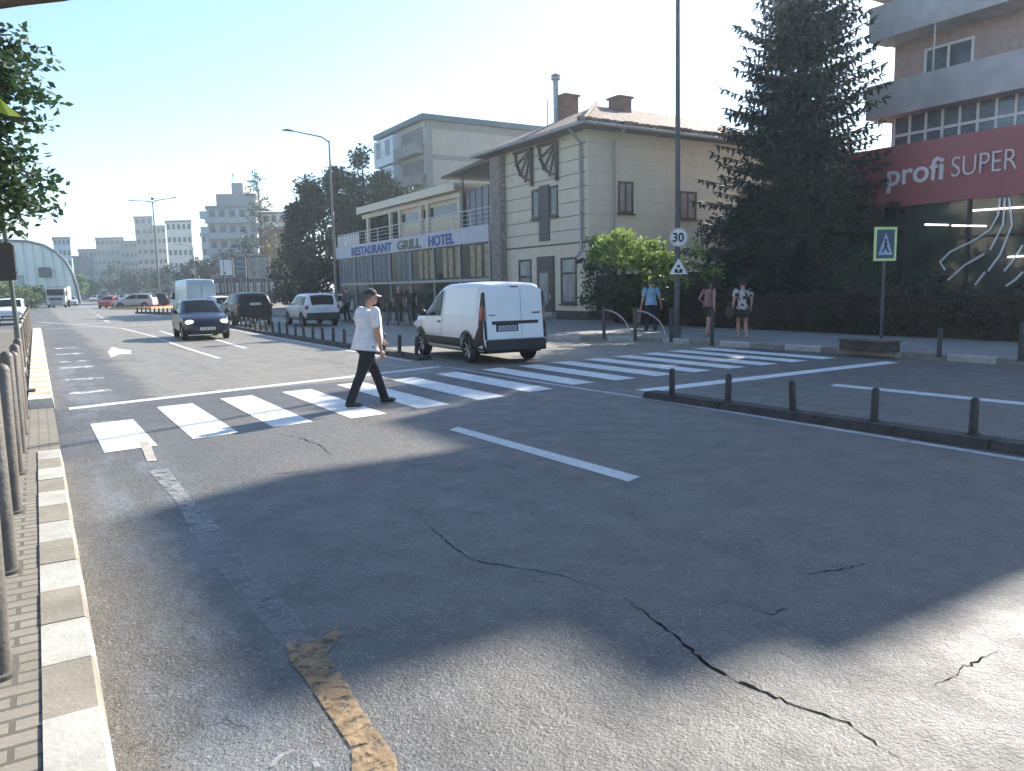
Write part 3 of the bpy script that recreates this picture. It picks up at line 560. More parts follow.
b.build('window_graphic', mat('graphic_white', (.7, .7, .7), .5, .05), sp)
b = MB(); 
for a_, c_ in (((925, 224.5), (948, 225)), ((952, 225.5), (986, 226)), ((973, 210.5), (1024, 207)), ((1008, 257), (1024, 256))): b.tube(gl(a_, c_), .03, 6)
b.build('strip_light', mat('strip_light_white', (.8, .8, .8), .5, 0, emit=(1, 1, .95, 1.2)), sp)

# --- slab apartment building behind the restaurant
c0 = at(430, 75); ax, ay = c0.x, c0.y
ab = empty('apartment_block', (ax, ay, 0), 0, 'beige flat-roofed apartment block rising behind the restaurant terrace', 'apartment building')
AH = 17.9; beigec = mat('block_beige', (.36, .34, .29), .85, .08, .8, dirt=.3); dkc = mat('block_dark', (.13, .14, .145), .85, .15, 1)
ayl = onx(381, 180, ax)[0]
b = MB(); b.box(ax, ax + 26, ay, ayl, 0, AH - .5); b.build('wall', beigec, ab)
b = MB(); b.box(ax - .5, ax + 26.4, ay - .5, ayl + .5, AH - .5, AH); b.build('roof', mat('roof_edge_teal', (.05, .10, .115), .6, .1), ab)
b = MB(); b.box(ax - .004, ax + .7, ay - .06, ay - .002, 0, AH - .503); 
for zz in (5.4, 8.3, 11.2, 14.1): b.box(ax + .703, ax + 26, ay - .05, ay - .002, zz - .2, zz + .25)
b.box(ax + 13.5, ax + 13.8, ay - .07, ay - .002, 0, AH - .503); b.box(ax + .703, ax + 26, ay - .05, ay - .002, AH - 1.2, AH - .51); b.build('concrete_frame', mat('block_grey', (.22, .22, .21), .85, .12, 1, dirt=.3), ab)
yq = onx(402, 150, ax)[0]
for i in range(5):
    z0 = 3.0 + i * 2.9
    b = MB(); b.box(ax - .03, ax - .003, ay + .4, yq - .1, z0 - .1, z0 + 2.3); b.build('loggia', dkc, ab); b = MB(); b.box(ax - .9, ax - .031, ay + .3, yq - .2, z0 - .2, z0 + .8); b.build('balcony', mat('block_grey', (0, 0, 0)), ab)
    b = MB(); b.box(ax - .9, ax - .004, yq + .2, ayl - .5, z0 - .3, z0 + 2.35); gb = b.build('glazed_balcony', mat('balcony_white', (.5, .56, .6), .6, .1, 1), ab)
    for q in range(2): yy = yq + 1.0 + q * (ayl - yq) * .42; b = MB(); b.box(ax - .93, ax - .88, yy, yy + (ayl - yq) * .2, z0 + .55, z0 + 2.1); b.build('pane', glass, gb)
for q in range(4): b = MB(); b.box(ax + 14.4 + q * 1.7, ax + 15.8 + q * 1.7, ay - .04, ay + .02, AH - 3.0, AH - 1.4); b.build('window', glass_sky, ab)

# ------------------------------------------------------------------ far street backdrop: separate buildings
def block(name, label, px0, px1, d, ztop, depth, wallm, floors, cols, winm, cat='building', extra=None, rot=None, winh=1.3, band=None):
    p0, p1 = at(px0, d), at(px1, d); L_ = (p1 - p0).length; ang = math.atan2(p1.y - p0.y, p1.x - p0.x)
    o = empty(name, (p0.x, p0.y, 0), ang, label, cat)
    rd_ = Matrix.Rotation(-ang, 3, 'Z') @ (p1 - CAM); rd_.z = 0; rd_ = rd_ * (depth / rd_.y)      # the side walls run roughly along the street
    b = MB(); b.prism([(0, 0, 0), (L_, 0, 0), (L_, 0, ztop), (0, 0, ztop)], rd_); b.build('wall', wallm, o, local=True)
    b = MB(); b.prism([(-.2, -.2, ztop + .003), (L_ + .2, -.2, ztop + .003), (L_ + .2, -.2, ztop + .5), (-.2, -.2, ztop + .5)], rd_ * 1.02); b.build('roof', mat('far_roof', (.2, .2, .2), .8, .1), o, local=True)
    fh = ztop / floors; first = None
    for f in range(floors):
        if band: b = MB(); b.box(-.05, L_ + .05, -1.0, -.003, f * fh + fh * .02, f * fh + fh * .38); b.build('balcony', band, o, local=True)
        for c in range(cols):
            x = L_ * (c + .5) / cols; z = f * fh + fh * .45; ww = L_ / cols * .28
            if first is None: b = MB(); b.box(-ww, ww, -.06, .02, 0, winh); first = q = b.build('window', winm, o, local=True)
            else: q = first.copy(); scn.collection.objects.link(q)
            q.location = (x, 0, z)
    return o, L_
fgrey = mat('far_grey', (.30, .30, .29), .85, .12, .3, dirt=.2); fbeige = mat('far_beige', (.42, .37, .31), .85, .12, .3, dirt=.2); fpink = mat('far_pink', (.45, .38, .33), .85, .12, .3, dirt=.2); fwin = glass_mat('far_window', (.05, .06, .07), .2, .5); fpale = mat('far_pale', (.5, .5, .47), .85, .1, .3, dirt=.15)
block('apartment_block', 'low grey block far down the street, left of the beige one with the mast', 82, 102, 300, 18.5, 20, fgrey, 5, 4, fwin)
block('apartment_block', 'wide beige block far down the street with rows of dark windows', 100, 128, 290, 22, 20, fbeige, 6, 6, fwin)
block('apartment_block', 'grey block far down the street, half hidden behind the left tower slab', 124, 146, 280, 20, 20, fgrey, 6, 5, fwin)
block('apartment_block', 'tallest pinkish tower at the far end of the street behind the twin-arm lamp', 140, 158, 260, 26.5, 16, fpink, 8, 3, fwin)
block('apartment_block', 'narrow pink block just right of the far pinkish tower', 157, 170, 255, 23, 16, fpink, 7, 3, fwin)
block('apartment_block', 'pale stepped apartment block left of the round leafy street trees', 171, 196, 200, 19.5, 16, fpale, 6, 5, fwin)
block('office_building', 'low dark glass office far off beside the curved hall', 76, 96, 250, 13.5, 15, mat('far_dark', (.10, .12, .14), .5, .2, .4), 4, 4, fwin)
block('commercial_building', 'low grey arcade building behind the far trees', 100, 200, 230, 8.5, 12, fgrey, 3, 12, fwin)
o, L_ = block('apartment_block', 'grey eight-storey block with dark balcony bands beyond the billboards', 212, 262, 150, 17.5, 14, mat('far_bluegrey', (.36, .38, .39), .85, .12, .4, dirt=.3), 6, 5, fwin, band=mat('far_balc', (.33, .35, .36), .8, .1, .5))
b = MB(); b.box(1.6, L_ - .5, 1, 12, 18.003, 20.3); b.box(4.0, 6.2, 3, 8, 20.303, 22.6); b.box(.0, .3, .3, .6, 17.5, 17.6); b.build('penthouse', fgrey, o, local=True)
b = MB(); b.tube([(4.4, 3, 22.6), (4.4, 3, 24.5)], .08, 6); b.tube([(8.6, 4, 20.3), (8.6, 4, 22.8)], .08, 6); b.tube([(3.9, 3, 24), (4.9, 3, 24)], .05, 6); b.build('aerial', dark_metal, o, local=True)
b = MB(); 
for f in range(6): b.box(-1.6, -.053, .5, 5, f * 2.9 + .9 + .3, f * 2.9 + 2.6)
b.build('bay', mat('far_bay', (.42, .47, .5), .6, .1), o, local=True)
block('apartment_block', 'pale lower wing of flats under the bare tree, right of the grey balcony block', 258, 290, 160, 17.2, 12, fpale, 6, 4, fwin)
block('house', 'red-brown rendered house behind the bare tree', 262, 296, 120, 11.0, 9, mat('far_red', (.30, .10, .07), .85, .15, .5), 3, 3, fwin)
block('building', 'small pale building between the far trees and the billboards', 205, 216, 170, 14, 8, fpale, 5, 2, fwin)
block('shop', 'dark low shops beneath the billboards', 214, 276, 108, 3.6, 6, mat('far_shops', (.06, .06, .07), .7, .5, 1.0), 1, 9, mat('shopfront_pale', (.3, .3, .3), .5, .5, 2))
for i, (ya_, yb_) in enumerate(((-30, 14), (20, 62))):
    o = empty('apartment_block', (-46, ya_, 0), 0, ['long flats across the side street, behind and left of the viewer', 'long flats across the side street, farther along on the left'][i], 'apartment building')
    b = MB(); b.box(-46, -30, ya_, yb_, 0, 15); b.build('wall', fbeige, o); b = MB(); b.box(-46.3, -29.7, ya_ - .3, yb_ + .3, 15.003, 15.5); b.build('roof', fgrey, o)
    for q in range(9):
        for f in range(5): b = MB(); yy = ya_ + (yb_ - ya_) * (q + .5) / 9; b.box(-30.02, -29.93, yy - .8, yy + .8, 1 + f * 2.9, 2.5 + f * 2.9); b.build('window', fwin, o)
# curved glass hall on the left and the slab behind it
d_ = 150; p0, p1 = at(-60, d_), at(80, d_); L_ = (p1 - p0).length; ang = math.atan2(p1.y - p0.y, p1.x - p0.x)
hall = empty('glass_hall', (p0.x, p0.y, 0), ang, 'pale green glass hall with a curved roof edge on the left of the street', 'hall')
prof = [(0, 13.6)] + [(L_ - 13 + 13 * math.sin(a), 7.5 + 4.9 * math.cos(a) + (a < .6) * .6 * math.cos(a * 2.6)) for a in [math.pi / 2 * q / 10 for q in range(11)]] + [(L_ + .3, 0)]
prof = [(0, 12.2), (L_ - 14, 12.3), (L_ - 9, 12.0), (L_ - 6, 11.2), (L_ - 3.8, 9.9), (L_ - 2.2, 8.2), (L_ - 1.1, 6.0), (L_ - .4, 3.4), (L_, 0)]
hallg = mat('hall_panel', (.60, .65, .58), .35, .12, .25, spec=.6)
b = MB(); rdh = Matrix.Rotation(-ang, 3, 'Z') @ (p1 - CAM); rdh.z = 0; rdh = rdh * (26 / rdh.y); b.prism([(x, 0, z) for x, z in [(0, 0)] + prof], rdh - Vector((5, 0, 0))); b.build('shell', hallg, hall, local=True)
b = MB()
for q in range(15):
    x = L_ * (q + .5) / 15; zt = lerpk(prof, x); b.tube([(x + .2, -.12, .2), (x, -.35, zt * .6), (x - .25, -.1, zt - .1)], .09, 5)
b.build('rib', mat('hall_rib', (.62, .66, .6), .5, .05), hall, local=True)
b = MB(); b.tube([(x, -.2, z) for x, z in prof], .28, 6); b.build('roof_edge', mat('hall_edge', (.12, .14, .15), .6, .1), hall, local=True)
sx = (at(48.5, d_) - p0).length; b = MB(); b.box(sx - 1.1, sx + 1.1, -.7, -.45, 5.1, 7.0); b.build('screen', mat('screen_off', (.02, .025, .05), .3, .1), hall, local=True)
b = MB(); b.box(sx - 9, sx - 4.5, -.3, -.05, 0, 5.6); b.build('entrance', mat('hall_entrance', (.3, .36, .3), .5, .4, .8), hall, local=True)
block('office_tower', 'blue-grey glass tower slab behind the curved hall', 58, 75, 210, 16.6, 12, mat('tower_blue', (.22, .32, .38), .3, .15, .4, spec=.7), 6, 4, fwin)

# billboards
def billboard(px0, px1, pyt, pyb, d, label, m1, m2, extra):
    p0, p1 = at(px0, d), at(px1, d); L_ = (p1 - p0).length; ang = math.atan2(p1.y - p0.y, p1.x - p0.x); hz = lambda py: CH + (291 - py) / FPX * d
    zb, zt = hz(pyb), hz(pyt); o = empty('billboard', (p0.x, p0.y, 0), ang, label, 'billboard')
    b = MB(); b.box(0, L_, 0, .35, zb, zt); b.build('board', m1, o, local=True); b = MB(); b.box(.12, L_ - .12, -.03, -.003, zb + .12, zt - .12); pn = b.build('poster', m2, o, local=True)
    for x in (L_ * .25, L_ * .75): b = MB(); b.tube([(x, .2, 0), (x, .2, zb)], .12, 6); b.build('post', dark_metal, o, local=True)
    b = MB(); extra(b, L_, zb, zt); b.build('poster_shape', mat('poster_ink', (.05, .07, .09), .6, .3, 2), pn, local=True)
billboard(220.5, 234.5, 259, 276, 98, 'pale blue vertical billboard with dark streak beside the wide grey one', dark_metal, mat('poster_pale', (.5, .56, .6), .6, .1, .6), lambda b, L, z0, z1: (b.box(L * .33, L * .38, -.05, -.031, z0 + .3, z1 - .2), b.box(L * .3, L * .48, -.05, -.031, z0 + .25, z0 + .5)))
billboard(248, 270.5, 257, 280, 96, 'wide grey pictorial billboard in front of the dark trees', dark_metal, mat('poster_grey', (.2, .21, .2), .6, .35, .9), lambda b, L, z0, z1: [b.box(L * q, L * (q + .08), -.05, -.031, z0 + .3 + q, z0 + .8 + q * .5) for q in (.3, .5, .7)])
billboard(237, 247, 259, 277, 97, 'narrow stacked sign panels between the two billboards', dark_metal, mat('poster_teal', (.12, .19, .22), .6, .2, .6), lambda b, L, z0, z1: [b.box(L * .15, L * .85, -.05, -.031, z0 + .25 + q * .6, z0 + .5 + q * .6) for q in range(3)])

# ================================================================== VEHICLES
def ilerp(k, x): return lerpk(k, x)
def car_body(c):
    """section knots at station y; c: top, belt, half-width (plan), roof inset, floor heights as knot lists"""
    def knots(y):
        zt = ilerp(c['top'], y); zb = ilerp(c['floor'], y); w = ilerp(c['plan'], y); be = min(c['belt'], zt - .04); k = sm(0, .45, zt - be - .04)
        wr = w * (c['hood_in'] * (1 - k) + c['roof_in'] * k)
        wb = w * (.97 if k < .1 else .965)
        return [(w * .90, zb), (w * .985, min(zb + .10, be - .05)), (w, min(.62 * c['belt'] / .92 + .0, be - .03)), (wb, be), (wr, max(be + .005, zt - .075 * (.4 + .6 * k))), (wr * .90, zt - .015), (wr * .45, zt + .012), (0, zt + .018)]
    return knots
def make_car(name, label, cat, c, paint, loc, rz, group=None):
    kn = car_body(c); L2 = c['L'] / 2; root = empty(name, loc, rz, label, cat, group); wr = c['wr']; ax = c['axles']; lean = c.get('lean', 0)
    def yy(y, z):  # slope of the tail
        return y + (lean * (z - .55) * sm(-L2 + .9, -L2, y) if lean else 0)
    ys = []; y = -L2
    while y < L2: ys.append(y); y += .055
    ys.append(L2)
    def hw(y, z):
        k = kn(y); 
        for (w0, z0), (w1, z1) in zip(k, k[1:]):
            if z <= z1: return w0 + (w1 - w0) * max(0, (z - z0)) / max(1e-4, z1 - z0)
        return 0
    sub = []
    def ring(y):
        k = kn(y); out = []
        for i, ((w0, z0), (w1, z1)) in enumerate(zip(k, k[1:])):
            n = 3 if i in (1, 2, 3) else 2
            for q in range(n): t = q / n; out.append((w0 + (w1 - w0) * t, z0 + (z1 - z0) * t))
        out.append(k[-1]); za = 0
        for a in ax:
            d = abs(y - a); Rr = wr + .055
            if d < Rr: za = max(za, wr + math.sqrt(Rr * Rr - d * d))
        return [(w_, max(z_, min(za, k[3][1] - .02))) if w_ > .3 else (w_, z_) for w_, z_ in out]
    b = MB(); rings = [ring(y) for y in ys]; n = len(rings[0])
    for sgn in (1, -1):
        vs = [(sgn * w_, yy(y, z_), z_) for y, rg in zip(ys, rings) for w_, z_ in rg]
        b.add(vs, [(i * n + j, (i + 1) * n + j, (i + 1) * n + j + 1, i * n + j + 1)[::sgn] for i in range(len(ys) - 1) for j in range(n - 1)], 0, True)
    for y, rg in ((ys[0], rings[0]), (ys[-1], rings[-1])):
        b.add([(w_, yy(y, z_), z_) for w_, z_ in rg] + [(-w_, yy(y, z_), z_) for w_, z_ in rg[::-1][1:]], [tuple(range(2 * n - 1))], 0)
    body = b.build('body', paint, root, local=True)
    bm = bmesh.new(); bm.from_mesh(body.data); bmesh.ops.remove_doubles(bm, verts=bm.verts, dist=.0008); bmesh.ops.recalc_face_normals(bm, faces=bm.faces); bm.to_mesh(body.data); bm.free()
    # dark underside and wheel wells
    b = MB(); b.box(-c['W'] / 2 * .84, c['W'] / 2 * .84, -L2 + .15, L2 - .2, c['gc'], .5); b.build('underbody', black_plastic, root, local=True)
    def side(s_, y0, y1, z0f, z1f, off, m, nm, parent=root, nu=10, nv=4):
        z0f_ = z0f if callable(z0f) else (lambda y: z0f); z1f_ = z1f if callable(z1f) else (lambda y: z1f)
        def fn(u, v):
            y = y0 + (y1 - y0) * u; z = z0f_(y) + (z1f_(y) - z0f_(y)) * v; return (s_ * (hw(y, z) + off), yy(y, z), z)
        return MB().grid(fn, nu, nv).build(nm, m, parent, local=True, recalc=False)
    def topz(y): return kn(y)[4][1]
    def top(y0, y1, f, off, m, nm, nu=10, nv=8):
        def fn(u, v):
            y = y0 + (y1 - y0) * u; k = kn(y); x = (v * 2 - 1) * k[5][0] * f; a = abs(x); zt = k[5][1] + (k[7][1] - k[5][1]) * (1 - (a / max(.01, k[5][0])) ** 2)
            d = (ilerp(c['top'], y + .03) - ilerp(c['top'], y - .03)) / .06; q = 1 / math.sqrt(1 + d * d); return (x, yy(y, zt) - d * q * off, zt + q * off)
        return MB().grid(fn, nu, nv).build(nm, m, root, local=True, recalc=False)
    g0 = c['belt']
    for (y0, y1) in c['win']:
        for s_ in (-1, 1): side(s_, y0, y1, g0 + .035, lambda y: max(g0 + .04, topz(y) - .035), .006, car_glass, 'side_window', nu=14)
    if c.get('screen'): top(*c['screen'], .93, .006, car_glass, 'windscreen')
    if c.get('rear_screen'): top(*c['rear_screen'], .9, .006, car_glass, 'rear_window')
    # wheels
    for s_ in (-1, 1):
        for a in ax:
            x = s_ * (c['W'] / 2 - .125); b = MB(); r_ = wr; prof = [(-.1, r_ - .06), (-.095, r_ - .02), (-.07, r_), (.07, r_), (.095, r_ - .02), (.1, r_ - .06), (.1, r_ * .66), (.06, r_ * .64)]
            n_ = 24; vs = [(x + s_ * px_, a + pr * math.cos(2 * math.pi * q / n_), r_ + pr * math.sin(2 * math.pi * q / n_)) for px_, pr in prof for q in range(n_)]
            b.add(vs, [(i * n_ + q, i * n_ + (q + 1) % n_, (i + 1) * n_ + (q + 1) % n_, (i + 1) * n_ + q) for i in range(len(prof) - 1) for q in range(n_)], 0, True)
            b.disc((x - s_ * .09, a, r_), (1, 0, 0), r_ - .06, n_, .01); wh = b.build('wheel', rubber, root, local=True)
            b = MB(); b.disc((x + s_ * .02, a, r_), (1, 0, 0), r_ * .2, 12, .09)
            for q in range(7):
                an = 2 * math.pi * q / 7; p = (x + s_ * .055, a + r_ * .1 * math.cos(an), r_ + r_ * .1 * math.sin(an)); e = (x + s_ * .07, a + r_ * .62 * math.cos(an), r_ + r_ * .62 * math.sin(an)); b.bar(p, e, .06, .03)
            b.tube([(x + s_ * .03, a, r_), (x + s_ * .085, a, r_)], [r_ * .665, r_ * .665], 24, 0, False); b.build('rim', alloy, wh, local=True)
    for s_ in (-1, 1):     # mirrors
        y = c['mirror']; b = MB(); x = s_ * (hw(y, g0) + .11); b.ell((x, y, g0 + .10), (.1, .06, .085), 10); b.bar((s_ * (hw(y, g0) - .02), y, g0 + .03), (x, y, g0 + .05), .05, .04); b.build('mirror', c.get('mirror_mat', black_plastic), root, local=True)
    return root, hw, side, top, yy, kn
def plate(root, y, z, n_, txt=None, w=.52, x=0.0, m=plate_white, tm=None):
    b = MB(); b.box(x - w / 2, x + w / 2, y - .012, y + .012, z - .055, z + .055); p = b.build('number_plate', m, root, local=True)
    if txt:
        c = bpy.data.curves.new('t', 'FONT'); c.body = txt; c.size = .115; c.extrude = .002; o = bpy.data.objects.new('t', c); scn.collection.objects.link(o); dg = bpy.context.evaluated_depsgraph_get(); me = bpy.data.meshes.new_from_object(o.evaluated_get(dg)); bpy.data.objects.remove(o)
        xs = [v.co.x for v in me.vertices]; wd = max(xs) - min(xs); sc = (w - .06) / wd
        if n_ < 0: me.transform(frame_mtx((x - (w - .06) / 2, y - .016, z - .04), (1, 0, 0), (0, 0, 1)) @ Matrix.Diagonal((sc, 1, 1, 1)))
        else: me.transform(frame_mtx((x + (w - .06) / 2, y + .016, z - .04), (-1, 0, 0), (0, 0, 1)) @ Matrix.Diagonal((sc, 1, 1, 1)))
        me.materials.clear(); me.materials.append(tm or black_plastic); q = bpy.data.objects.new('plate_lettering', me); scn.collection.objects.link(q); q.parent = p
    return p
def paint(name, col): return mat(name, col, .3, .04, 2, spec=.5, coat=.25)
white_p = mat('paint_white', (.64, .66, .67), .3, .06, 2, spec=.5, coat=.25, dirt=.12); navy_p = paint('paint_navy', (.007, .011, .030)); black_p = mat('paint_black', (.006, .005, .007), .35, .1, 2, spec=.3); red_p = paint('paint_red', (.35, .03, .02)); pale_p = paint('paint_pale_blue', (.36, .46, .50)); silver_p = paint('paint_silver', (.35, .36, .37))

# ---- the white panel van at the crossing
VAN = dict(L=4.36, W=1.76, wr=.32, gc=.24, axles=(-1.38, 1.43), belt=1.02, hood_in=.84, roof_in=.82, mirror=1.02, lean=.10,
    top=[(-2.18, 1.74), (-2.12, 1.795), (-1.9, 1.825), (-.9, 1.85), (-.1, 1.83), (.25, 1.77), (.6, 1.62), (1.0, 1.36), (1.35, 1.13), (1.55, 1.07), (1.85, .99), (2.05, .87), (2.14, .68), (2.18, .52)],
    floor=[(-2.18, .36), (-2.05, .30), (1.9, .26), (2.18, .34)], plan=[(-2.18, .80), (-2.13, .845), (-1.95, .87), (1.2, .88), (1.75, .84), (2.0, .72), (2.12, .58), (2.18, .42)], win=[(.12, 1.22)], screen=(.42, 1.32))
vr = (9.31, 15.58); vf = math.atan2(8.51 - 8.69, 18.38 - 15.92)
v, hw, side, top, yyf, kn = make_car('panel_van', 'white panel van with black bumper driving over the zebra crossing', 'van', VAN, white_p, (9.33, 17.0, 0), R(-3))
for s_ in (-1, 1):
    side(s_, -2.17, -1.70, .32, lambda y: .58 + .34 * sm(-1.78, -2.12, y), .012, black_plastic, 'bumper_corner')
    side(s_, -1.0, 1.05, .36, .56, .012, black_plastic, 'sill_moulding'); side(s_, -2.165, -2.02, .80, 1.60, .01, black_plastic, 'lamp_surround', nu=3)
    side(s_, -2.155, -2.05, 1.0, 1.32, .018, redlamp, 'tail_lamp', nu=3)
    for a in VAN['axles']:     # black arch lips
        def arch(u, v_, a=a): an = math.pi * (u * 1.04 - .02); r_ = .375 + .06 * v_; y = a + r_ * math.cos(an); z = max(.27, .32 + r_ * math.sin(an)); return (s_ * (hw(y, z) + .012), yyf(y, z), z)
        MB().grid(arch, 18, 1).build('arch_lip', black_plastic, v, local=True, recalc=False)
    for y in (.02, ): side(s_, y - .006, y + .006, .6, 1.70, .004, tar, 'door_gap', nu=1, nv=10)
    side(s_, 1.40, 1.412, .6, 1.04, .004, tar, 'door_gap', nu=1, nv=6); side(s_, .03, 1.40, .598, .606, .004, tar, 'door_gap', nu=10, nv=1)
    side(s_, .10, .28, .90, .94, .022, black_plastic, 'door_handle', nu=3, nv=1)
side(-1, -1.35, -.1, 1.14, 1.145, .003, tar, 'panel_crease', nv=1); 
side(-1, -1.85, -.1, 1.08, 1.72, .005, mat('van_panel', (.63, .65, .66), .3, .05, 2, coat=.6), 'side_panel'); side(1, -1.85, -.1, 1.08, 1.72, .005, white_p, 'side_panel')
ty = lambda z: yyf(-2.18, z)
def tail(x0, x1, z0, z1, th, m, nm, parent=v, bev=0):
    y0, y1 = ty(z0), ty(z1); b = MB(); b.add([(x0, y0 - th, z0), (x1, y0 - th, z0), (x1, y1 - th, z1), (x0, y1 - th, z1), (x0, y0 + .02, z0), (x1, y0 + .02, z0), (x1, y1 + .02, z1), (x0, y1 + .02, z1)],
        [(0, 1, 2, 3), (7, 6, 5, 4), (0, 4, 5, 1), (1, 5, 6, 2), (2, 6, 7, 3), (3, 7, 4, 0)]); return b.build(nm, m, parent, local=True, bevel=bev)
tail(-.77, .77, .29, .56, .06, black_plastic, 'rear_bumper', bev=.05); tail(-.73, .16, .565, 1.68, .022, white_p, 'rear_door', bev=.02); tail(.168, .73, .565, 1.68, .022, white_p, 'rear_door', bev=.02)
tail(-.79, -.735, .57, 1.62, .012, black_plastic, 'lamp_surround'); tail(.735, .79, .57, 1.62, .012, black_plastic, 'lamp_surround'); tail(-.785, -.738, .98, 1.3, .02, redlamp, 'tail_lamp'); tail(.738, .785, .98, 1.3, .02, redlamp, 'tail_lamp')
tail(-.60, .60, .90, .975, .035, black_plastic, 'door_trim', bev=.01); tail(-.07, .12, 1.725, 1.755, .02, mat('brake_lamp_dark', (.12, .02, .02), .3), 'brake_lamp'); tail(-.66, -.50, 1.10, 1.12, .03, black_plastic, 'hinge'); tail(.44, .66, 1.13, 1.16, .035, black_plastic, 'door_handle')
tail(-.5, .06, .74, .905, .028, black_plastic, 'plate_recess'); plate(v, ty(.82) - .04, .815, -1, 'VL·79·DNF', .46, -.22, mat('plate_shade', (.35, .40, .44), .4), black_plastic)
b = MB(); b.box(.3, .42, 2.0, 2.19, .6, .78); 
for s_ in (-1, 1): b = MB(); b.ell((s_ * .66, 1.98, .80), (.17, .12, .10), 12); b.build('headlight', lampglass, v, local=True)

HATCH = dict(L=3.95, W=1.70, wr=.30, gc=.2, axles=(-1.2, 1.28), belt=.93, hood_in=.86, roof_in=.74, mirror=.72, mirror_mat=navy_p,
    top=[(-1.975, .62), (-1.93, .98), (-1.72, 1.22), (-1.45, 1.40), (-.9, 1.46), (-.2, 1.47), (.1, 1.43), (.55, 1.20), (.98, .96), (1.5, .88), (1.78, .78), (1.92, .66), (1.975, .52)],
    floor=[(-1.975, .3), (1.6, .22), (1.975, .26)], plan=[(-1.975, .68), (-1.85, .80), (-1.2, .845), (1.2, .85), (1.6, .80), (1.85, .68), (1.975, .52)], win=[(-1.35, -.45), (-.38, .85)], screen=(.12, .92), rear_screen=(-1.88, -1.5))
def dress_front(root, side, c, lamp_z=.66, grille=.5, lampm=lampglass, pl=None, ly=None):
    f = c['L'] / 2
    for s_ in (-1, 1):
        lx = c['plan'][-2][1] * .86; b = MB(); b.ell((s_ * lx, f - .16, lamp_z), (.16, .13, .085), 12); b.build('headlight', lampm, root, local=True)
    b = MB(); b.box(-.38, .38, f - .03, f + .012, grille - .07, grille + .05); b.build('grille', black_plastic, root, local=True, bevel=.01)
    b = MB(); b.box(-.5, .5, f - .06, f + .008, .27, .37); b.build('lower_grille', black_plastic, root, local=True, bevel=.01)
    plate(root, f + .02, .42, 1, pl)
def dress_rear(root, c, z=.85, pl=None, pz=.9, dark=True):
    r_ = -c['L'] / 2; w = c['plan'][0][1]
    for s_ in (-1, 1): b = MB(); b.ell((s_ * (w + .02), r_ + .07, z), (.11, .09, .11), 10); b.build('tail_lamp', redlamp, root, local=True)
    b = MB(); b.box(-w * .98, w * .98, r_ - .03, r_ + .08, .30, .50); b.build('rear_bumper', black_plastic, root, local=True, bevel=.02)
    plate(root, r_ - .02, pz, -1, pl)
lit = mat('headlight_lit', (.9, .85, .75), .1, .1, 8, emit=(1, .93, .8, 1.0))
car1, hw1, side1, top1, _, _ = make_car('hatchback', 'dark blue hatchback with lit headlights driving towards the crossing', 'car', HATCH, navy_p, (5.35, 31.8, 0), R(180 - 2))
dress_front(car1, side1, HATCH, .66, .56, lit, 'VL 08 GAB'); dress_rear(car1, HATCH)
b = MB(); b.ell((.38, .2, 1.02), (.2, .12, .28), 10); b.build('seat', mat('seat_cloth', (.05, .05, .05), .9), car1, local=True)
SUV = dict(L=4.4, W=1.82, wr=.35, gc=.3, axles=(-1.3, 1.38), belt=1.08, hood_in=.86, roof_in=.80, mirror=.8,
    top=[(-2.2, 1.0), (-2.16, 1.2), (-2.0, 1.52), (-1.8, 1.64), (-1.0, 1.69), (-.2, 1.68), (.2, 1.62), (.6, 1.40), (1.0, 1.15), (1.7, 1.05), (2.05, .92), (2.15, .75), (2.2, .6)],
    floor=[(-2.2, .42), (1.8, .3), (2.2, .34)], plan=[(-2.2, .76), (-2.08, .86), (-1.3, .905), (1.3, .91), (1.8, .86), (2.05, .72), (2.2, .56)], win=[(-1.75, -.5), (-.42, .9)], screen=(.22, .98), rear_screen=(-2.13, -1.84))
p = G(262, 329); suv, *_ = make_car('suv', 'black suv seen from behind, waiting beyond the dark blue hatchback', 'car', dict(SUV, W=1.84), black_p, (9.1, 41.0, 0), R(1)); dress_rear(suv, SUV, 1.05, 'VL 20 DRS', 1.12)
cross = dict(SUV, L=4.3, top=[(a * .977, b * .93) for a, b in SUV['top']], plan=[(a * .977, b * .97) for a, b in SUV['plan']], belt=1.0, wr=.34)
cw, *_ = make_car('crossover', 'white crossover with black lower body driving away past the restaurant', 'car', cross, white_p, (11.8, 38.5, 0), R(-2)); dress_rear(cw, cross, .92, 'B 57 TRN', .82)
b = MB(); b.box(-.8, .8, -2.19, -2.07, .32, .66); b.build('rear_valance', black_plastic, cw, local=True, bevel=.02)
BVAN = dict(L=5.6, W=2.0, wr=.35, gc=.3, axles=(-1.7, 1.85), belt=1.25, hood_in=.86, roof_in=.88, mirror=1.6, lean=.04,
    top=[(-2.8, 2.5), (-2.74, 2.58), (-1.5, 2.62), (1.0, 2.58), (1.5, 2.3), (2.0, 1.7), (2.3, 1.3), (2.7, 1.1), (2.8, .8)], floor=[(-2.8, .42), (2.8, .35)], plan=[(-2.8, .92), (-2.7, .98), (2.0, 1.0), (2.5, .92), (2.8, .7)], win=[(1.2, 2.1)], screen=(1.3, 2.2))
bv, _, _, _, byf, _ = make_car('box_van', 'tall pale blue high-roof van seen from behind the dark blue hatchback', 'van', BVAN, pale_p, at(192.5, 54), R(2))
b = MB(); b.box(-.9, .9, -2.83, -2.7, .4, .62); b.build('rear_bumper', black_plastic, bv, local=True)
for s_ in (-1, 1): b = MB(); b.box(s_ * .47 - .44, s_ * .47 + .44, -2.825, -2.74, .68, 2.3); b.build('rear_door', pale_p, bv, local=True, bevel=.02)
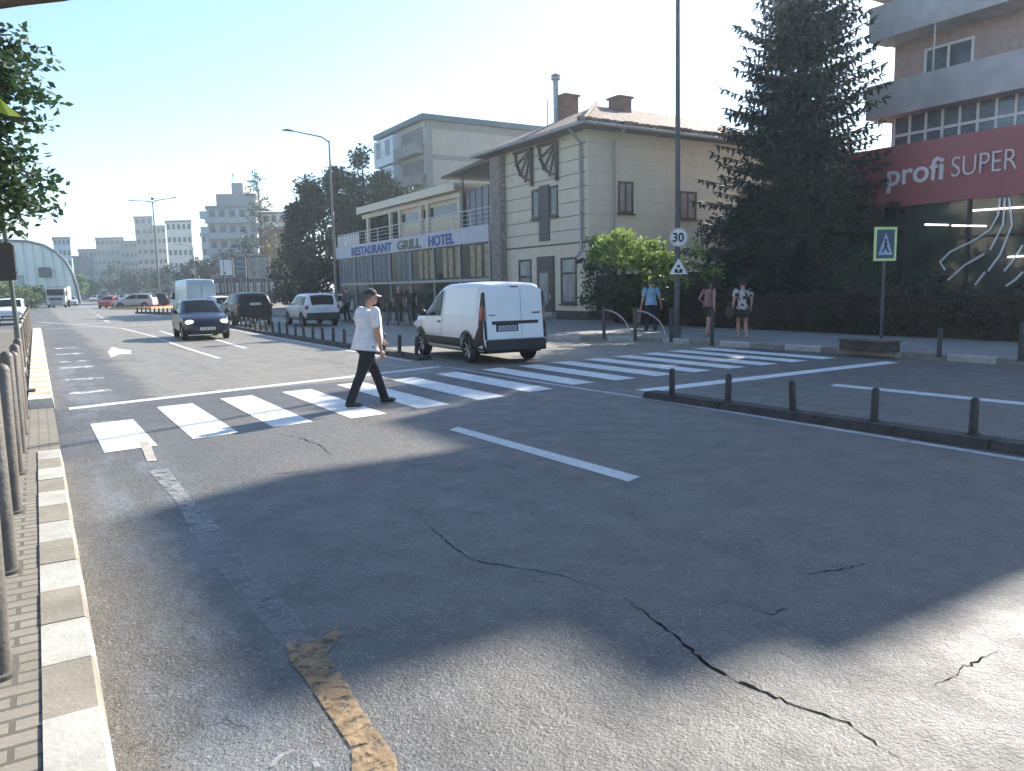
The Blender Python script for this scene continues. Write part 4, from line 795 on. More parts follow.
for s_ in (-1, 1): b = MB(); b.box(s_ * 1.02 - .01, s_ * 1.02 + .22, 1.55, 1.7, 1.25, 1.7); b.build('wing_mirror', black_plastic, bv, local=True, bevel=.03)
def clone_car(kind, c, pm, name, label, loc, rz, front=True):
    o, hw_, s_, t_, _, _ = make_car(name, label, 'car', c, pm, loc, rz)
    if front: dress_front(o, s_, c, .7)
    else: dress_rear(o, c)
    return o
clone_car('h', HATCH, white_p, 'parked_car', 'white car half hidden between the pale blue van and the black suv', at(217, 50), R(4), False)
clone_car('s', cross, white_p, 'parked_car', 'white car on the side street behind the guard rail at far left', at(9, 48), R(178))
clone_car('h', HATCH, red_p, 'hatchback', 'small red car in the middle distance beside the orange island', at(108.5, 95), R(160), False)
clone_car('s', SUV, silver_p, 'parked_car', 'white and dark car waiting beyond the orange island, left of the lamp', at(135, 88), R(60))
clone_car('s', SUV, black_p, 'parked_car', 'dark car beside the foot of the twin-arm street lamp', at(148, 90), R(75))
for i, (pp, d_, pm, lb) in enumerate([(94, 175, silver_p, 'silver car at far end of the street, left end of the row of cars'), (101, 165, black_p, 'dark car at far end of the street between two pale cars'), (112, 150, white_p, 'white car on the far street above the red car'), (122, 160, silver_p, 'silver car at far end of the street below the round tree'), (130, 150, white_p, 'white car on the far street right of the round tree trunk')]):
    clone_car('h', HATCH, pm, 'distant_car', lb, at(pp, d_), R(170 + i * 5), True)
clone_car('h', HATCH, silver_p, 'parked_car', 'pale car parked just right of the far truck', at(70, 120), R(185)); clone_car('h', HATCH, white_p, 'parked_car', 'white car parked behind the white crossover under the dark trees', at(322, 52), R(95))
# lorry
lo = empty('truck', at(58, 108), R(172), 'grey truck coming towards the camera on the far left lane', 'truck')
b = MB(); b.box(-1.15, 1.15, .6, 2.6, .75, 2.7); b.build('cab', paint('truck_grey', (.42, .42, .43)), lo, local=True, bevel=.12); b = MB(); b.box(-1.02, 1.02, 2.58, 2.615, 1.65, 2.5); b.build('windscreen', car_glass, lo, local=True)
b = MB(); b.box(-1.15, 1.15, 2.4, 2.7, .35, .85); b.build('bumper', mat('truck_bumper', (.3, .3, .3), .6), lo, local=True, bevel=.05); b = MB(); b.box(-1.2, 1.2, -4, .5, 1.0, 2.9); b.build('load_box', mat('truck_box', (.25, .25, .25), .7), lo, local=True, bevel=.03); b = MB(); b.box(-.8, .8, 2.61, 2.64, 1.0, 1.35); b.build('grille', black_plastic, lo, local=True)
for s_ in (-1, 1):
    b = MB(); b.box(s_ * .9 - .2, s_ * .9 + .2, 2.7, 2.72, .55, .75); b.build('headlight', lampglass, lo, local=True); b = MB(); b.box(s_ * 1.3 - .08, s_ * 1.3 + .08, 2.4, 2.5, 1.6, 2.2); b.build('mirror', black_plastic, lo, local=True)
    for y in (1.6, -2.6): b = MB(); b.disc((s_ * .98, y, .5), (1, 0, 0), .5, 18, .3); b.build('wheel', rubber, lo, local=True)

# ================================================================== STREET FURNITURE
# black bollards on the near median strip
def bollard(loc, h_, r_, label, group, m=dark_metal, name='bollard'):
    b = MB(); b.tube([(0, 0, 0), (0, 0, h_ - r_ * .8), (0, 0, h_ - r_ * .3), (0, 0, h_)], [r_, r_, r_ * .75, r_ * .2], 12); b.tube([(0, 0, 0), (0, 0, .02)], r_ * 1.5, 12)
    return b.build(name, m, None, label, 'bollard', group, local=True)
p0 = G(672, 395, .1); p1 = G(973, 434.5, .1); proto = None
for i, (bx_, by_) in enumerate([(672, 395), (728, 402), (793, 410.5), (874, 421), (973, 434.5)]):
    p = G(bx_, by_, .1); lb = '%s short black bollard from the zebra crossing on the right-hand median strip' % ORD[i]
    if proto is None: proto = bollard(None, .40, .045, lb, 'bollards on the near median strip'); proto.location = p; o = proto
    else: o = dup(proto, p, label=lb)
    o.rotation_euler = (0, R([0, 1, -5, 2, 1][i]), 0)
o = dup(proto, (8.45, 3.35, .1), label='sixth short black bollard from the zebra crossing, outside the right edge'); bpy.data.objects.remove(o)
pr2 = None
for i in range(24):
    y = 17.5 + i * 1.05; x = 7.95 + .25 * sm(30, 42, y); lb = '%s short black bollard behind the white van, counting along the far median strip' % ORD[i]
    if pr2 is None: pr2 = bollard(None, .46, .05, lb, 'bollards on the far median strip'); o = pr2
    else: o = dup(pr2, label=lb)
    o.location = (x, y, .1); o.rotation_euler = (R(ru(-3, 3)), R(ru(-4, 4)), 0)
# thick grey pavement posts at the left edge
post_m = mat('post_brown_grey', (.13, .115, .10), .55, .3, 5, bump=.3, dirt=.7); proto = None
for i in range(8):
    y = 2.35 + i * 1.46; lb = '%s thick grey-brown pavement post from the left foreground, beside the kerb' % ORD[i]
    if proto is None: proto = bollard(None, 1.12, .055, lb, 'thick posts along the left pavement', post_m, 'pavement_post'); o = proto
    else: o = dup(proto, label=lb)
    o.location = (-.27, y, .14 if y < 9 else .05); o.rotation_euler = (R(ru(-1, 1)), R(ru(-1.5, 1)), 0)
# far guard rail on the left kerb
gr = empty('guard_rail', (-.3, 14.8, .14), 0, 'long pale guard rail of thin bars along the far left kerb', 'railing')
gm = mat('rail_cream', (.36, .32, .26), .6, .15, 5, dirt=.3)
for i in range(10): b = MB(); b.tube([(-.3, 15 + i * 3, .14), (-.3, 15 + i * 3, 1.25)], .045, 8); b.build('post', post_m, gr)
b = MB(); b.tube([(-.3, 14.8, 1.18), (-.3, 42, 1.18)], .03, 6); b.tube([(-.3, 14.8, .32), (-.3, 42, .32)], .025, 6); b.build('rail', gm, gr)
b = MB()
for i in range(170): b.bar((-.3, 14.95 + i * .16, .34), (-.3, 14.95 + i * .16, 1.16), .022)
b.build('bars', gm, gr); b = MB(); b.box(-.5, -.12, 14.65, 14.9, .14, .22); b.build('foot', dark_metal, gr, bevel=.01)
# sign pole and the dark back of a sign at the left edge
so_ = empty('traffic_sign', (-.27, 14.75, .14), 0, 'dark back of a rectangular traffic sign on a thin pole at far left', 'traffic sign')
b = MB(); b.tube([(-.27, 14.75, .14), (-.38, 14.72, 5.2)], .035, 8); b.build('pole', mat('pole_green_grey', (.12, .14, .12), .5, .2, 4), so_)
q0 = at(18, 12.3); zt = CH + (295 - 243) / FPX * 12.3; zb = CH + (295 - 282) / FPX * 12.3
b = MB(); u = rt0; c_ = Vector((q0.x, q0.y, 0)); A = c_ - u * .62; 
b.prism([(A.x, A.y, zb), (c_.x, c_.y, zb + .04), (c_.x, c_.y, zt - .05), (c_.x - u.x * .05, c_.y - u.y * .05, zt), (A.x, A.y, zt)], fw0 * .03); b.build('sign_plate', mat('sign_back', (.035, .035, .035), .5, .15), so_); b = MB(); b.bar((c_.x, c_.y, zt - .2), (-.33, 14.7, zt - .2), .04); b.bar((c_.x, c_.y, zb + .15), (-.3, 14.7, zb + .15), .04); b.build('bracket', dark_metal, so_)
# lamp posts
def lamp(name, loc, h_, arms, label, r_=.09, cat='street lamp', head=.6):
    o = empty(name, loc, 0, label, cat); m = mat('lamp_pole', (.16, .17, .16), .5, .15, 2, metal=.2, dirt=.3); z0 = loc[2]
    b = MB(); b.tube([(loc[0], loc[1], z0), (loc[0], loc[1], z0 + h_ * .45), (loc[0], loc[1], z0 + h_)], [r_, r_ * .8, r_ * .5], 10); b.tube([(loc[0], loc[1], z0), (loc[0], loc[1], z0 + .9)], [r_ * 1.35, r_ * 1.25], 10); b.build('pole', m, o)
    for dx, dz in arms:
        e = (loc[0] + rt0.x * dx, loc[1] + rt0.y * dx, z0 + h_ + dz); b = MB(); b.tube([(loc[0], loc[1], z0 + h_ - .1), (loc[0] + rt0.x * dx * .2, loc[1] + rt0.y * dx * .2, z0 + h_ + dz * .35), e], [r_ * .5, r_ * .45, r_ * .35], 8); a_ = b.build('arm', m, o)
        s_ = 1 if dx > 0 else -1; b = MB(); f = (e[0] + rt0.x * s_ * head, e[1] + rt0.y * s_ * head, e[2] + .05); b.tube([e, ((e[0] + f[0]) / 2, (e[1] + f[1]) / 2, e[2] + .06), f], [(.05, .05), (.16, .07), (.05, .03)], 10); b.build('lamp_head', m, a_)
    return o
lamp('street_lamp', (14.75, 43.2, .14), 9.9, [(-2.0, .55)], 'tall grey street lamp with one arm beside the restaurant')
p = at(159.5, 90); lp_ = lamp('street_lamp', (p.x, p.y, 0), 12.1, [(-2.2, .15), (2.2, .35)], 'tall twin-arm street lamp in the middle of the far junction', .13)
b = MB(); b.box(p.x - .15, p.x + .15, p.y - .1, p.y + .1, 12.3, 12.55); b.build('floodlight', dark_metal, lp_)
p = at(196, 120); lamp('street_lamp', (p.x, p.y, 0), 8.5, [(-1.6, .5)], 'thin street lamp in front of the dark trees behind the pale van')
# pole with 30 sign and triangle
PX0 = (15.98, 16.75)
ps_ = empty('sign_pole', (PX0[0], PX0[1], .14), 0, 'tall grey pole carrying a round 30 sign and a small triangle', 'pole'); pm = mat('pole_dark_grey', (.07, .075, .08), .55, .2, 3)
b = MB(); b.tube([(*PX0, .14), (*PX0, 4.0), (PX0[0] - .12, PX0[1] - .03, 12.5)], [.085, .075, .05], 12); b.tube([(*PX0, .14), (*PX0, .45)], .13, 12); b.build('pole', pm, ps_)
fd = Vector((-.45, -.89, 0)); fd.normalize(); sr = Vector((-fd.y, fd.x, 0)); sr = -sr if sr.dot(rt0) < 0 else sr
def onpole(z): return Vector((PX0[0], PX0[1], z)) + fd * .12
zc = onx(684, 237, PX0[0])[1]; c0 = onpole(zc); r_ = .27
b = MB(); b.disc(c0, fd, r_, 28, .012); dsk = b.build('speed_sign', mat('sign_face', (.62, .63, .63), .5, .06, 3), ps_)
b = MB(); n = 28; ring_ = [[c0 + fd * .008 + (sr * math.cos(2 * math.pi * q / n) + Vector((0, 0, 1)) * math.sin(2 * math.pi * q / n)) * rr for q in range(n)] for rr in (r_ * .985, r_ * .86)]
b.add(ring_[0] + ring_[1], [(q, (q + 1) % n, n + (q + 1) % n, n + q) for q in range(n)]); b.build('rim', mat('sign_rim_faded', (.42, .40, .40), .5, .1), dsk, recalc=False)
text_mesh('30', .36, frame_mtx(c0 + fd * .012 - sr * .195 - Vector((0, 0, .125)), sr, (0, 0, 1)), 'number', black_plastic, dsk, .003, .008, .98)
zc = onx(684, 266, PX0[0])[1]; c0 = onpole(zc)
def tri(c, h_, d): return [c + sr * (-h_ * .6) + Vector((0, 0, -h_ / 2)) + fd * d, c + sr * (h_ * .6) + Vector((0, 0, -h_ / 2)) + fd * d, c + Vector((0, 0, h_ / 2)) + fd * d]
b = MB(); b.prism(tri(c0, .46, 0), fd * .012); tg = b.build('warning_sign', mat('sign_face', (0, 0, 0)), ps_)
b = MB()
for dx, dz, rr in ((0, .0, .045), (-.07, -.12, .05), (.07, -.12, .05)): b.disc(c0 + sr * dx + Vector((0, 0, dz)) + fd * .018, fd, rr, 12, .006)
b.bar(c0 + sr * -.11 + Vector((0, 0, -.17)) + fd * .018, c0 + sr * .11 + Vector((0, 0, -.17)) + fd * .018, .006, .04); b.build('symbol', black_plastic, tg)
# crossing sign, blue square with yellow-green border
y_, z_ = onx(885, 244, 17.4); cs = empty('crossing_sign', (17.4, y_, .14), 0, 'square blue pedestrian crossing sign with yellow-green border before the dark trees', 'traffic sign')
c0 = Vector((17.4, y_, z_)); hh = .40; ww = .28; Z = Vector((0, 0, 1))
def rect(c, w_, h_, d): return [c - sr * w_ - Z * h_ + fd * d, c + sr * w_ - Z * h_ + fd * d, c + sr * w_ + Z * h_ + fd * d, c - sr * w_ + Z * h_ + fd * d]
b = MB(); b.prism(rect(c0, ww, hh, 0), fd * .02); bd = b.build('border', mat('sign_lime', (.55, .68, .28), .5, .05), cs)
b = MB(); b.prism(rect(c0, ww - .06, hh - .06, .021), fd * .006); b.build('face', mat('sign_navy', (.03, .06, .11), .5, .1), bd)
b = MB(); b.prism([c0 - sr * .18 - Z * .26 + fd * .028, c0 + sr * .18 - Z * .26 + fd * .028, c0 + Z * .26 + fd * .028], fd * .004); b.build('triangle', mat('sign_blueish', (.30, .38, .52), .5, .1), bd)
b = MB(); k_ = c0 + fd * .034; b.disc(k_ + Z * .09, fd, .035, 10, .004); b.bar(k_ + Z * .05, k_ - Z * .06, .004, .07, up=sr); b.bar(k_ - Z * .05, k_ - Z * .2 - sr * .08, .03, .03); b.bar(k_ - Z * .05, k_ - Z * .2 + sr * .08, .03, .03); b.build('symbol', black_plastic, bd)
b = MB(); b.tube([(17.43, y_ + .02, .14), (17.43, y_ + .02, z_ + hh)], .035, 8); b.build('post', pm, cs)
# kerbside arched rails
rm = mat('arch_rail', (.06, .06, .06), .4, .2, 5, metal=.4); hoopg = mat('rail_worn_steel', (.34, .33, .31), .35, .2, 5, metal=.6)
def hoop(p, q, label, group):
    o = empty('arched_rail', p, 0, label, 'railing', group); p, q = Vector(p), Vector(q); d = q - p
    b = MB(); b.tube([p, p + Z * .95], .05, 8); b.build('post', rm, o)
    b = MB(); b.tube([p + d * (math.sin(a)) * .86 + Z * (.08 + .78 * math.cos(a)) for a in [math.pi / 2 * t / 8 for t in range(9)]], .022, 6); b.build('arch', hoopg, o); return o
pts = [G(604, 339, .14), G(635, 341, .14), G(671, 342, .14), G(712, 345.5, .14)]
hoop(pts[0], pts[1], 'arched kerbside rail left of the blue-shirted man, bright curved bar', 'arched rails on the right kerb'); hoop(pts[1], pts[2] , 'arched kerbside rail just in front of the blue-shirted man', 'arched rails on the right kerb')
bollard(None, .95, .05, 'thin dark kerbside post between the blue-shirted man and the sign pole', 'posts on the right kerb').location = pts[2]
bollard(None, .95, .05, 'thin dark kerbside post in front of the bare-armed woman', 'posts on the right kerb').location = pts[3]
bollard(None, .75, .06, 'dark kerbside post at the right edge of the photo', 'posts on the right kerb').location = G(1021, 361, .14)
bollard(None, .6, .045, 'short dark post standing right of the low planter', 'posts on the right kerb').location = G(939, 357, .14)
for i, pp in enumerate((388, 398.5, 411, 424)):
    p = G(pp, 325.5, .14); q = G(pp - 7.5, 325.2, .14); d = (q - p); o = empty('arched_rail', p, 0, '%s arched kerbside rail from the white van, in front of the restaurant' % ORD[3 - i], 'railing', 'arched rails before the restaurant')
    b = MB(); b.tube([p, p + Z * .92], .05, 8); b.build('post', rm, o); b = MB(); b.tube([p + d * math.sin(a) + Z * (.15 + .75 * math.cos(a)) for a in [math.pi / 2 * t / 8 for t in range(9)]], .02, 6); b.build('arch', rm, o)
# low planter of rough blocks at the kerb
plb = empty('planter', G(862, 352, .14), 0, 'low dark stone planter at the right kerb beside the stop line', 'planter'); c0 = G(862, 351, .14)
b = MB(); b.box(c0.x, c0.x + .5, c0.y - .6, c0.y + .6, .14, .36); b.build('box', mat('planter_stone', (.06, .052, .045), .9, .4, 6, bump=.9), plb, bevel=.03); b = MB(); b.box(c0.x - .03, c0.x + .53, c0.y - .63, c0.y + .63, .363, .39); b.build('coping', mat('planter_coping', (.12, .10, .075), .9, .3), plb)
# orange island at the far junction
b = MB(); q = [at(108, 86), at(150, 84), at(178, 90), at(170, 97), at(125, 95)]; b.prism([(v_.x, v_.y, 0) for v_ in q], (0, 0, .2), 0); q2 = [v_ * .0 + (v_ - q[0]) * .92 + q[0] + Vector((.3, .3, 0)) for v_ in q]; b.prism([(v_.x, v_.y, .2) for v_ in q2], (0, 0, .03), 1)
b.build('traffic_island', [mat('island_ochre', (.45, .33, .14), .8, .2, 2), mat('island_orange', (.50, .17, .07), .8, .2, 2)], kind='structure')
pk = MB()
for i in range(9): p = at(136 + i * 4.3, 66 - i * .5); pk.tube([(p.x, p.y, 0), (p.x, p.y, .5)], .07, 6)
p, q = at(134, 67), at(173, 61.5); pk.prism([(p.x, p.y, 0), (p.x, p.y + .4, 0), (p.x, p.y + .4, .18), (p.x, p.y, .18)], q - p)
pk.build('barrier', dark_metal, None, 'low dark barrier of linked posts at the far junction, behind the hatchback', 'barrier', origin=(at(134, 67).x, at(134, 67).y, 0))

# ================================================================== TREES AND PLANTS
def leafmat(name, col, tr=.35, var=.35):
    return mat(name, col, .55, var, 1.3, spec=.3, trans=tr)
def leaves(b, c, r, n, size, up=.3, shell=.5):
    "n small leaf blades scattered through an ellipsoid clump"
    for _ in range(n):
        while True:
            v = Vector((ru(-1, 1), ru(-1, 1), ru(-1, 1))); l = v.length
            if l <= 1 and l > shell * rnd(): break
        p = Vector((c[0] + v.x * r[0], c[1] + v.y * r[1], c[2] + v.z * r[2])); a = Vector((ru(-1, 1), ru(-1, 1), ru(-1, 1) * .7)).normalized(); t = Vector((ru(-1, 1), ru(-1, 1), up + ru(-.6, .6))).normalized().cross(a)
        if t.length < .1: continue
        t.normalize(); s_ = size * ru(.6, 1.3); n0 = len(b.v); b.v += [p, p + a * s_ * .5 + t * s_ * .28, p + a * s_, p + a * s_ * .5 - t * s_ * .28]; b.f.append([n0, n0 + 1, n0 + 2, n0 + 3]); b.mi.append(0); b.sm.append(False)
def tree(name, label, loc, h_, clumps, n, size, m, trunk_r=.18, group=None, cat='tree', seed=1, limbs=True, tm=None):
    random.seed(seed); o = empty(name, loc, 0, label, cat, group); L0 = Vector(loc)
    b = MB(); top_ = L0 + Vector((ru(-.2, .2), ru(-.2, .2), h_ * .75)); b.tube([L0, L0 + Vector((ru(-.1, .1), ru(-.1, .1), h_ * .3)), top_], [trunk_r, trunk_r * .75, trunk_r * .2], 8)
    if limbs:
        for (cx, cy, cz, *_r) in clumps[:14]:
            s_ = L0 + Vector((0, 0, min(cz * .6, h_ * .6))); e = L0 + Vector((cx, cy, cz)); b.tube([s_, (s_ + e) / 2 + Vector((0, 0, .1 * h_ * rnd())), e], [trunk_r * .45, trunk_r * .3, trunk_r * .1], 5)
    b.build('trunk', tm or bark, o, recalc=False)
    b = MB()
    for (cx, cy, cz, rx_, ry_, rz2) in clumps: leaves(b, (L0.x + cx, L0.y + cy, L0.z + cz), (rx_, ry_, rz2), n, size)
    b.build('crown', m, o, recalc=False); return o
def round_clumps(R_, zc, rz2, k, cr):
    out = []
    for _ in range(k):
        v = Vector((ru(-1, 1), ru(-1, 1), ru(-1, 1)));
        while v.length > 1: v = Vector((ru(-1, 1), ru(-1, 1), ru(-1, 1)))
        q = cr * ru(.6, 1.25); out.append((v.x * R_, v.y * R_, zc + v.z * rz2, q, q, q * .75))
    return out
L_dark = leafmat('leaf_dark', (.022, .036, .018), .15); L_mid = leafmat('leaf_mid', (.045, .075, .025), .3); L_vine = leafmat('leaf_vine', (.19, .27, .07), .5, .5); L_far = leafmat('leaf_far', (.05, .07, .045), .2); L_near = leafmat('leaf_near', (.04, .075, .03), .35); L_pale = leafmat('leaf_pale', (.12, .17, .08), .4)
L_spruce = leafmat('needle_spruce', (.020, .040, .034), .1); L_hedge = leafmat('leaf_hedge', (.045, .032, .022), .1)

# spruce
def spruce(loc, H_, R0, label, seed, z0=1.2, levels=36, name='spruce_tree'):
    random.seed(seed); o = empty(name, loc, 0, label, 'tree'); L0 = Vector(loc)
    b = MB(); b.tube([L0, L0 + Vector((.1, 0, H_ * .5)), L0 + Vector((0, .05, H_))], [.26, .17, .02], 10); br = b
    nb = MB()
    def blade(p, d, ln, wd_):
        sd = d.cross(Vector((ru(-.4, .4), ru(-.4, .4), 1))); sd = sd.normalized() * wd_; n0 = len(nb.v); nb.v += [p - sd, p + d * ln * .55 - sd * .9, p + d * ln, p + d * ln * .55 + sd * .9, p + sd]; nb.f.append([n0, n0 + 1, n0 + 2, n0 + 3, n0 + 4]); nb.mi.append(0); nb.sm.append(False)
    for L in range(levels):
        t = (L + rnd() * .7) / levels; z = z0 + (H_ - z0) * t; rr = (R0 * (1 - t * .62) * (1 - sm(.84, 1.0, t) * .9)) * (.7 + .3 * sm(0, .12, t + .05)) + .12; k = int(10 + 7 * (1 - t))
        for q in range(k):
            a = ru(0, 2 * math.pi); ln = rr * ru(.55, 1.18); d = Vector((math.cos(a), math.sin(a), 0)); n_ = max(3, int(ln / .22)); pp = L0 + Vector((0, 0, z)); dz = .16 - .38 * (1 - t)
            path = []
            for i in range(n_ + 1):
                u = i / n_; path.append(pp + d * ln * u + Vector((0, 0, ln * (dz * u * 1.2 + .22 * u * u))))
            br.tube(path[::max(1, n_ // 3)] if n_ > 3 else path, [.02 * (1 - t * .6)] * len(path[::max(1, n_ // 3)] if n_ > 3 else path), 4)
            for i in range(1, n_ + 1):
                u = i / n_; p = path[i]; dd = (path[i] - path[i - 1]).normalized()
                for s_ in (-1, 1):
                    sd = Vector((-d.y, d.x, 0)) * s_; l2 = (.26 + .5 * (1 - u)) * ru(.7, 1.2) * (.75 + .45 * (1 - t))
                    w_ = (dd * .75 + sd * .75 + Vector((0, 0, ru(-.35, .02)))).normalized(); blade(p, w_, l2, .05); blade(p + w_ * l2 * .4, (w_ + Vector((0, 0, -.5 + ru(-.3, .3)))).normalized(), l2 * .6, .045)
                    blade(p + w_ * l2 * .7, (w_ + Vector((ru(-.6, .6), ru(-.6, .6), -.3))).normalized(), l2 * .5, .045)
                    if rnd() < .9: blade(p, (w_ * .4 + Vector((ru(-.3, .3), ru(-.3, .3), -.8))).normalized(), .3 * ru(.6, 1.3), .05)
                if i == n_: blade(p, dd, .3, .05)
    br.build('trunk', mat('spruce_bark', (.05, .04, .033), .9, .3, 9), o, recalc=False); nb.build('crown', L_spruce, o, recalc=False); return o
spruce((24.7, 19.6, .14), 13.4, 3.75, 'tall dark spruce towering between the cream house and the supermarket', 5, .8, 50)
# dark shrubs and thujas below it
def bushy(label, p, h_, rx_, ry_, m, n=90, size=.16, seed=3, k=26, name='shrub', cat='shrub', z0=0.14, shellc=.8):
    random.seed(seed); cl = []
    for _ in range(k):
        zz = ru(.12, .92); w_ = 1 - .35 * max(0, zz - .5) * 2; a = ru(0, 6.28); q = math.sqrt(rnd()); cl.append((math.cos(a) * rx_ * q * w_, math.sin(a) * ry_ * q * w_, h_ * zz, h_ * .13 + .18, h_ * .13 + .18, h_ * .12 + .12))
    return tree(name, label, (p[0], p[1], z0), h_, cl, n, size, m, .1, None, cat, seed)
bushy('dark leafy tree beneath the spruce, right of the sign pole', (23.5, 20.0), 4.3, 1.4, 1.4, L_dark, 190, .2, 21, 34, 'dark_tree', 'tree')
bushy('dark leafy tree under the spruce, above the patterned-shirt woman', (23.4, 17.9), 5.4, 1.8, 1.6, L_dark, 160, .2, 22, 34, 'dark_tree', 'tree')
bushy('broad dark evergreen filling the corner beside the crossing sign', (24.5, 18.0), 5.2, 1.3, 1.3, L_dark, 170, .2, 23, 38, 'dark_tree', 'tree')
bushy('small green shrub above the hedge, left of the crossing sign', (21.9, 15.3), 2.5, 1.3, 1.0, leafmat('leaf_greenish', (.03, .055, .025), .2), 130, .13, 24, 20)
bushy('dark shrub behind the hedge in front of the shop window', (22.6, 13.2), 2.0, 1.4, .8, L_dark, 120, .13, 25, 20)
bushy('dark tree against the right wall of the cream house', (28.5, 25.9), 4.6, 2.0, 1.3, L_dark, 150, .2, 26, 32, 'dark_tree', 'tree')
# hedge with dark boards behind
random.seed(31); hd = empty('hedge', (20.5, 8, .14), 0, 'long low dark brown hedge along the right pavement', 'hedge'); b = MB()
for i in range(230):
    y = ru(4, 25.2); leaves(b, (20.72 + ru(-.3, .3), y, .14 + ru(.1, 1.32)), (.3, .35, .22), 90, .10)
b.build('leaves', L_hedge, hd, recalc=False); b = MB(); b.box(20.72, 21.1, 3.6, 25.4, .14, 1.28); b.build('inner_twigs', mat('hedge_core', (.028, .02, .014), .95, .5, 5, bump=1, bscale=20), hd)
# vine on a timber pergola beside the house
vn = empty('climbing_vine', (21.2, 23.6, .14), 0, 'sunlit bright green vine spilling over the dark fence beside the house', 'vine'); random.seed(41)
b = MB(); b2 = MB()
for i in range(64):
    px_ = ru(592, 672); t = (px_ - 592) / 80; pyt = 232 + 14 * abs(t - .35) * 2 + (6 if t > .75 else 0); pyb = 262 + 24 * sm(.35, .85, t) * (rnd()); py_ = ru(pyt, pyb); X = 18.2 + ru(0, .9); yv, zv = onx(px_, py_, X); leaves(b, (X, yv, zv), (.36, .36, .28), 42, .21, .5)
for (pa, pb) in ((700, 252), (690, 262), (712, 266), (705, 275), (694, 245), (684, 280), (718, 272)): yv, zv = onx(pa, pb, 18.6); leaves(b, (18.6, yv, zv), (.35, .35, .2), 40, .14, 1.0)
b.build('sunlit_leaves', L_vine, vn, recalc=False)  # sunlight put into the brighter leaf colour
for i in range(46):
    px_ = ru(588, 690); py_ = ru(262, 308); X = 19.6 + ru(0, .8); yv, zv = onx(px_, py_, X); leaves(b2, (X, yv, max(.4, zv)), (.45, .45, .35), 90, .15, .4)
b2.build('shaded_leaves', L_mid, vn, recalc=False)  # same vine, darker leaf colour stands in for the shade
b = MB(); 
for yy in (25.6, 24, 22.4): b.tube([(21.4, yy, .14), (21.4, yy, 3.2)], .06, 6)
for yy in (25.2, 23.2): b.tube([(21.2, yy, .14), (21.0, yy - .2, 1.5), (20.9, yy + .1, 3.0)], [.07, .05, .03], 6)
b.build('stem', bark, vn, recalc=False)
fe = empty('board_fence', (21.5, 22, .14), 0, 'dark brown board fence under the vine beside the cream house', 'fence'); b = MB(); y = 20.2
while y < 27.6: b.box(21.5, 21.54, y, y + .14, .16, 2.15 + ru(-.01, .01)); y += .15
b.build('boards', mat('fence_board', (.045, .034, .026), .8, .3, 4, bump=.4), fe); b = MB(); b.box(21.545, 21.6, 20.2, 27.6, .5, .6); b.box(21.545, 21.6, 20.2, 27.6, 1.7, 1.8); b.build('rail', wood_dark, fe)

# dark tree mass left of the restaurant: individual trees
for i, (pp, d_, h_, rr, m_) in enumerate([(303, 72, 9.6, 2.5, L_dark), (316, 70, 11.8, 3.0, L_dark), (338, 69, 12.6, 3.2, L_dark), (366, 72, 15.0, 3.3, L_dark), (388, 71, 12.3, 2.8, L_dark), (405, 68, 10.4, 2.6, L_dark)]):
    random.seed(50 + i); cl = []
    for _ in range(60):
        zz = ru(.05, 1) ** .9; w_ = (1 - zz ** 2.2) * .85 + .15; a = ru(0, 6.28); q = math.sqrt(rnd()) * rr * w_; cl.append((math.cos(a) * q, math.sin(a) * q, h_ * (.05 + .9 * zz), .95, .95, .8))
    lb = ['dense dark tree at the left end of the dark grove beside the red-brown house', 'second dense dark tree from the left in the grove, behind the white crossover', 'dense dark tree directly behind the one-arm street lamp', 'tallest dark tree of the grove, left of the beige flats', 'dark tree just left of the restaurant terrace in front of the beige flats', 'dark tree rising behind the terrace roof of the restaurant'][i]
    p = at(pp, d_); tree('dense_tree', lb, (p.x, p.y, 0), h_, cl, 120, .34, m_, .25, 'dark trees left of the restaurant', seed=60 + i)
    if i in (1, 3, 4): pass
random.seed(70)
def sparse_tree(name, label, p, h_, m, seed, n=26, k=26, size=.4, sw=.25, zc=.72):
    random.seed(seed); o = empty(name, (p.x, p.y, 0), 0, label, 'tree'); b = MB(); lf = MB(); b.tube([p, p + Vector((.2, 0, h_ * .5)), p + Vector((0, 0, h_ * .97))], [.2, .13, .03], 7)
    for i in range(k):
        z = h_ * (.42 + .55 * i / k); a = ru(0, 6.28); ln = h_ * sw * (1.15 - i / k) * ru(.6, 1.1); e = p + Vector((math.cos(a) * ln, math.sin(a) * ln, z + ln * .45)); b.tube([p + Vector((0, 0, z)), (p + e) / 2 + Vector((0, 0, z / 2 + .1)), e], [.07, .05, .02], 4)
        for q in (.5, .8, 1): c = p + Vector((0, 0, z)) + (e - p - Vector((0, 0, z))) * q; leaves(lf, c, (.55, .55, .4), n, size)
    b.build('trunk', bark, o, recalc=False); lf.build('crown', m, o, recalc=False); return o
sparse_tree('slender_tree', 'thin sparse tree standing above the red-brown house', at(264, 112), 19.0, L_far, 71, 9, 30, .35, .17)
bushy('yellow-green tree between the billboards and the dark grove', at(278, 112), 9.5, 2.6, 2.2, leafmat('leaf_olive', (.12, .13, .06), .4), 60, .4, 72, 34, 'leafy_tree', 'tree', 0)
bushy('dark spreading tree behind the billboards', at(244, 116), 9.5, 3.0, 2.5, L_far, 60, .45, 73, 34, 'leafy_tree', 'tree', 0)
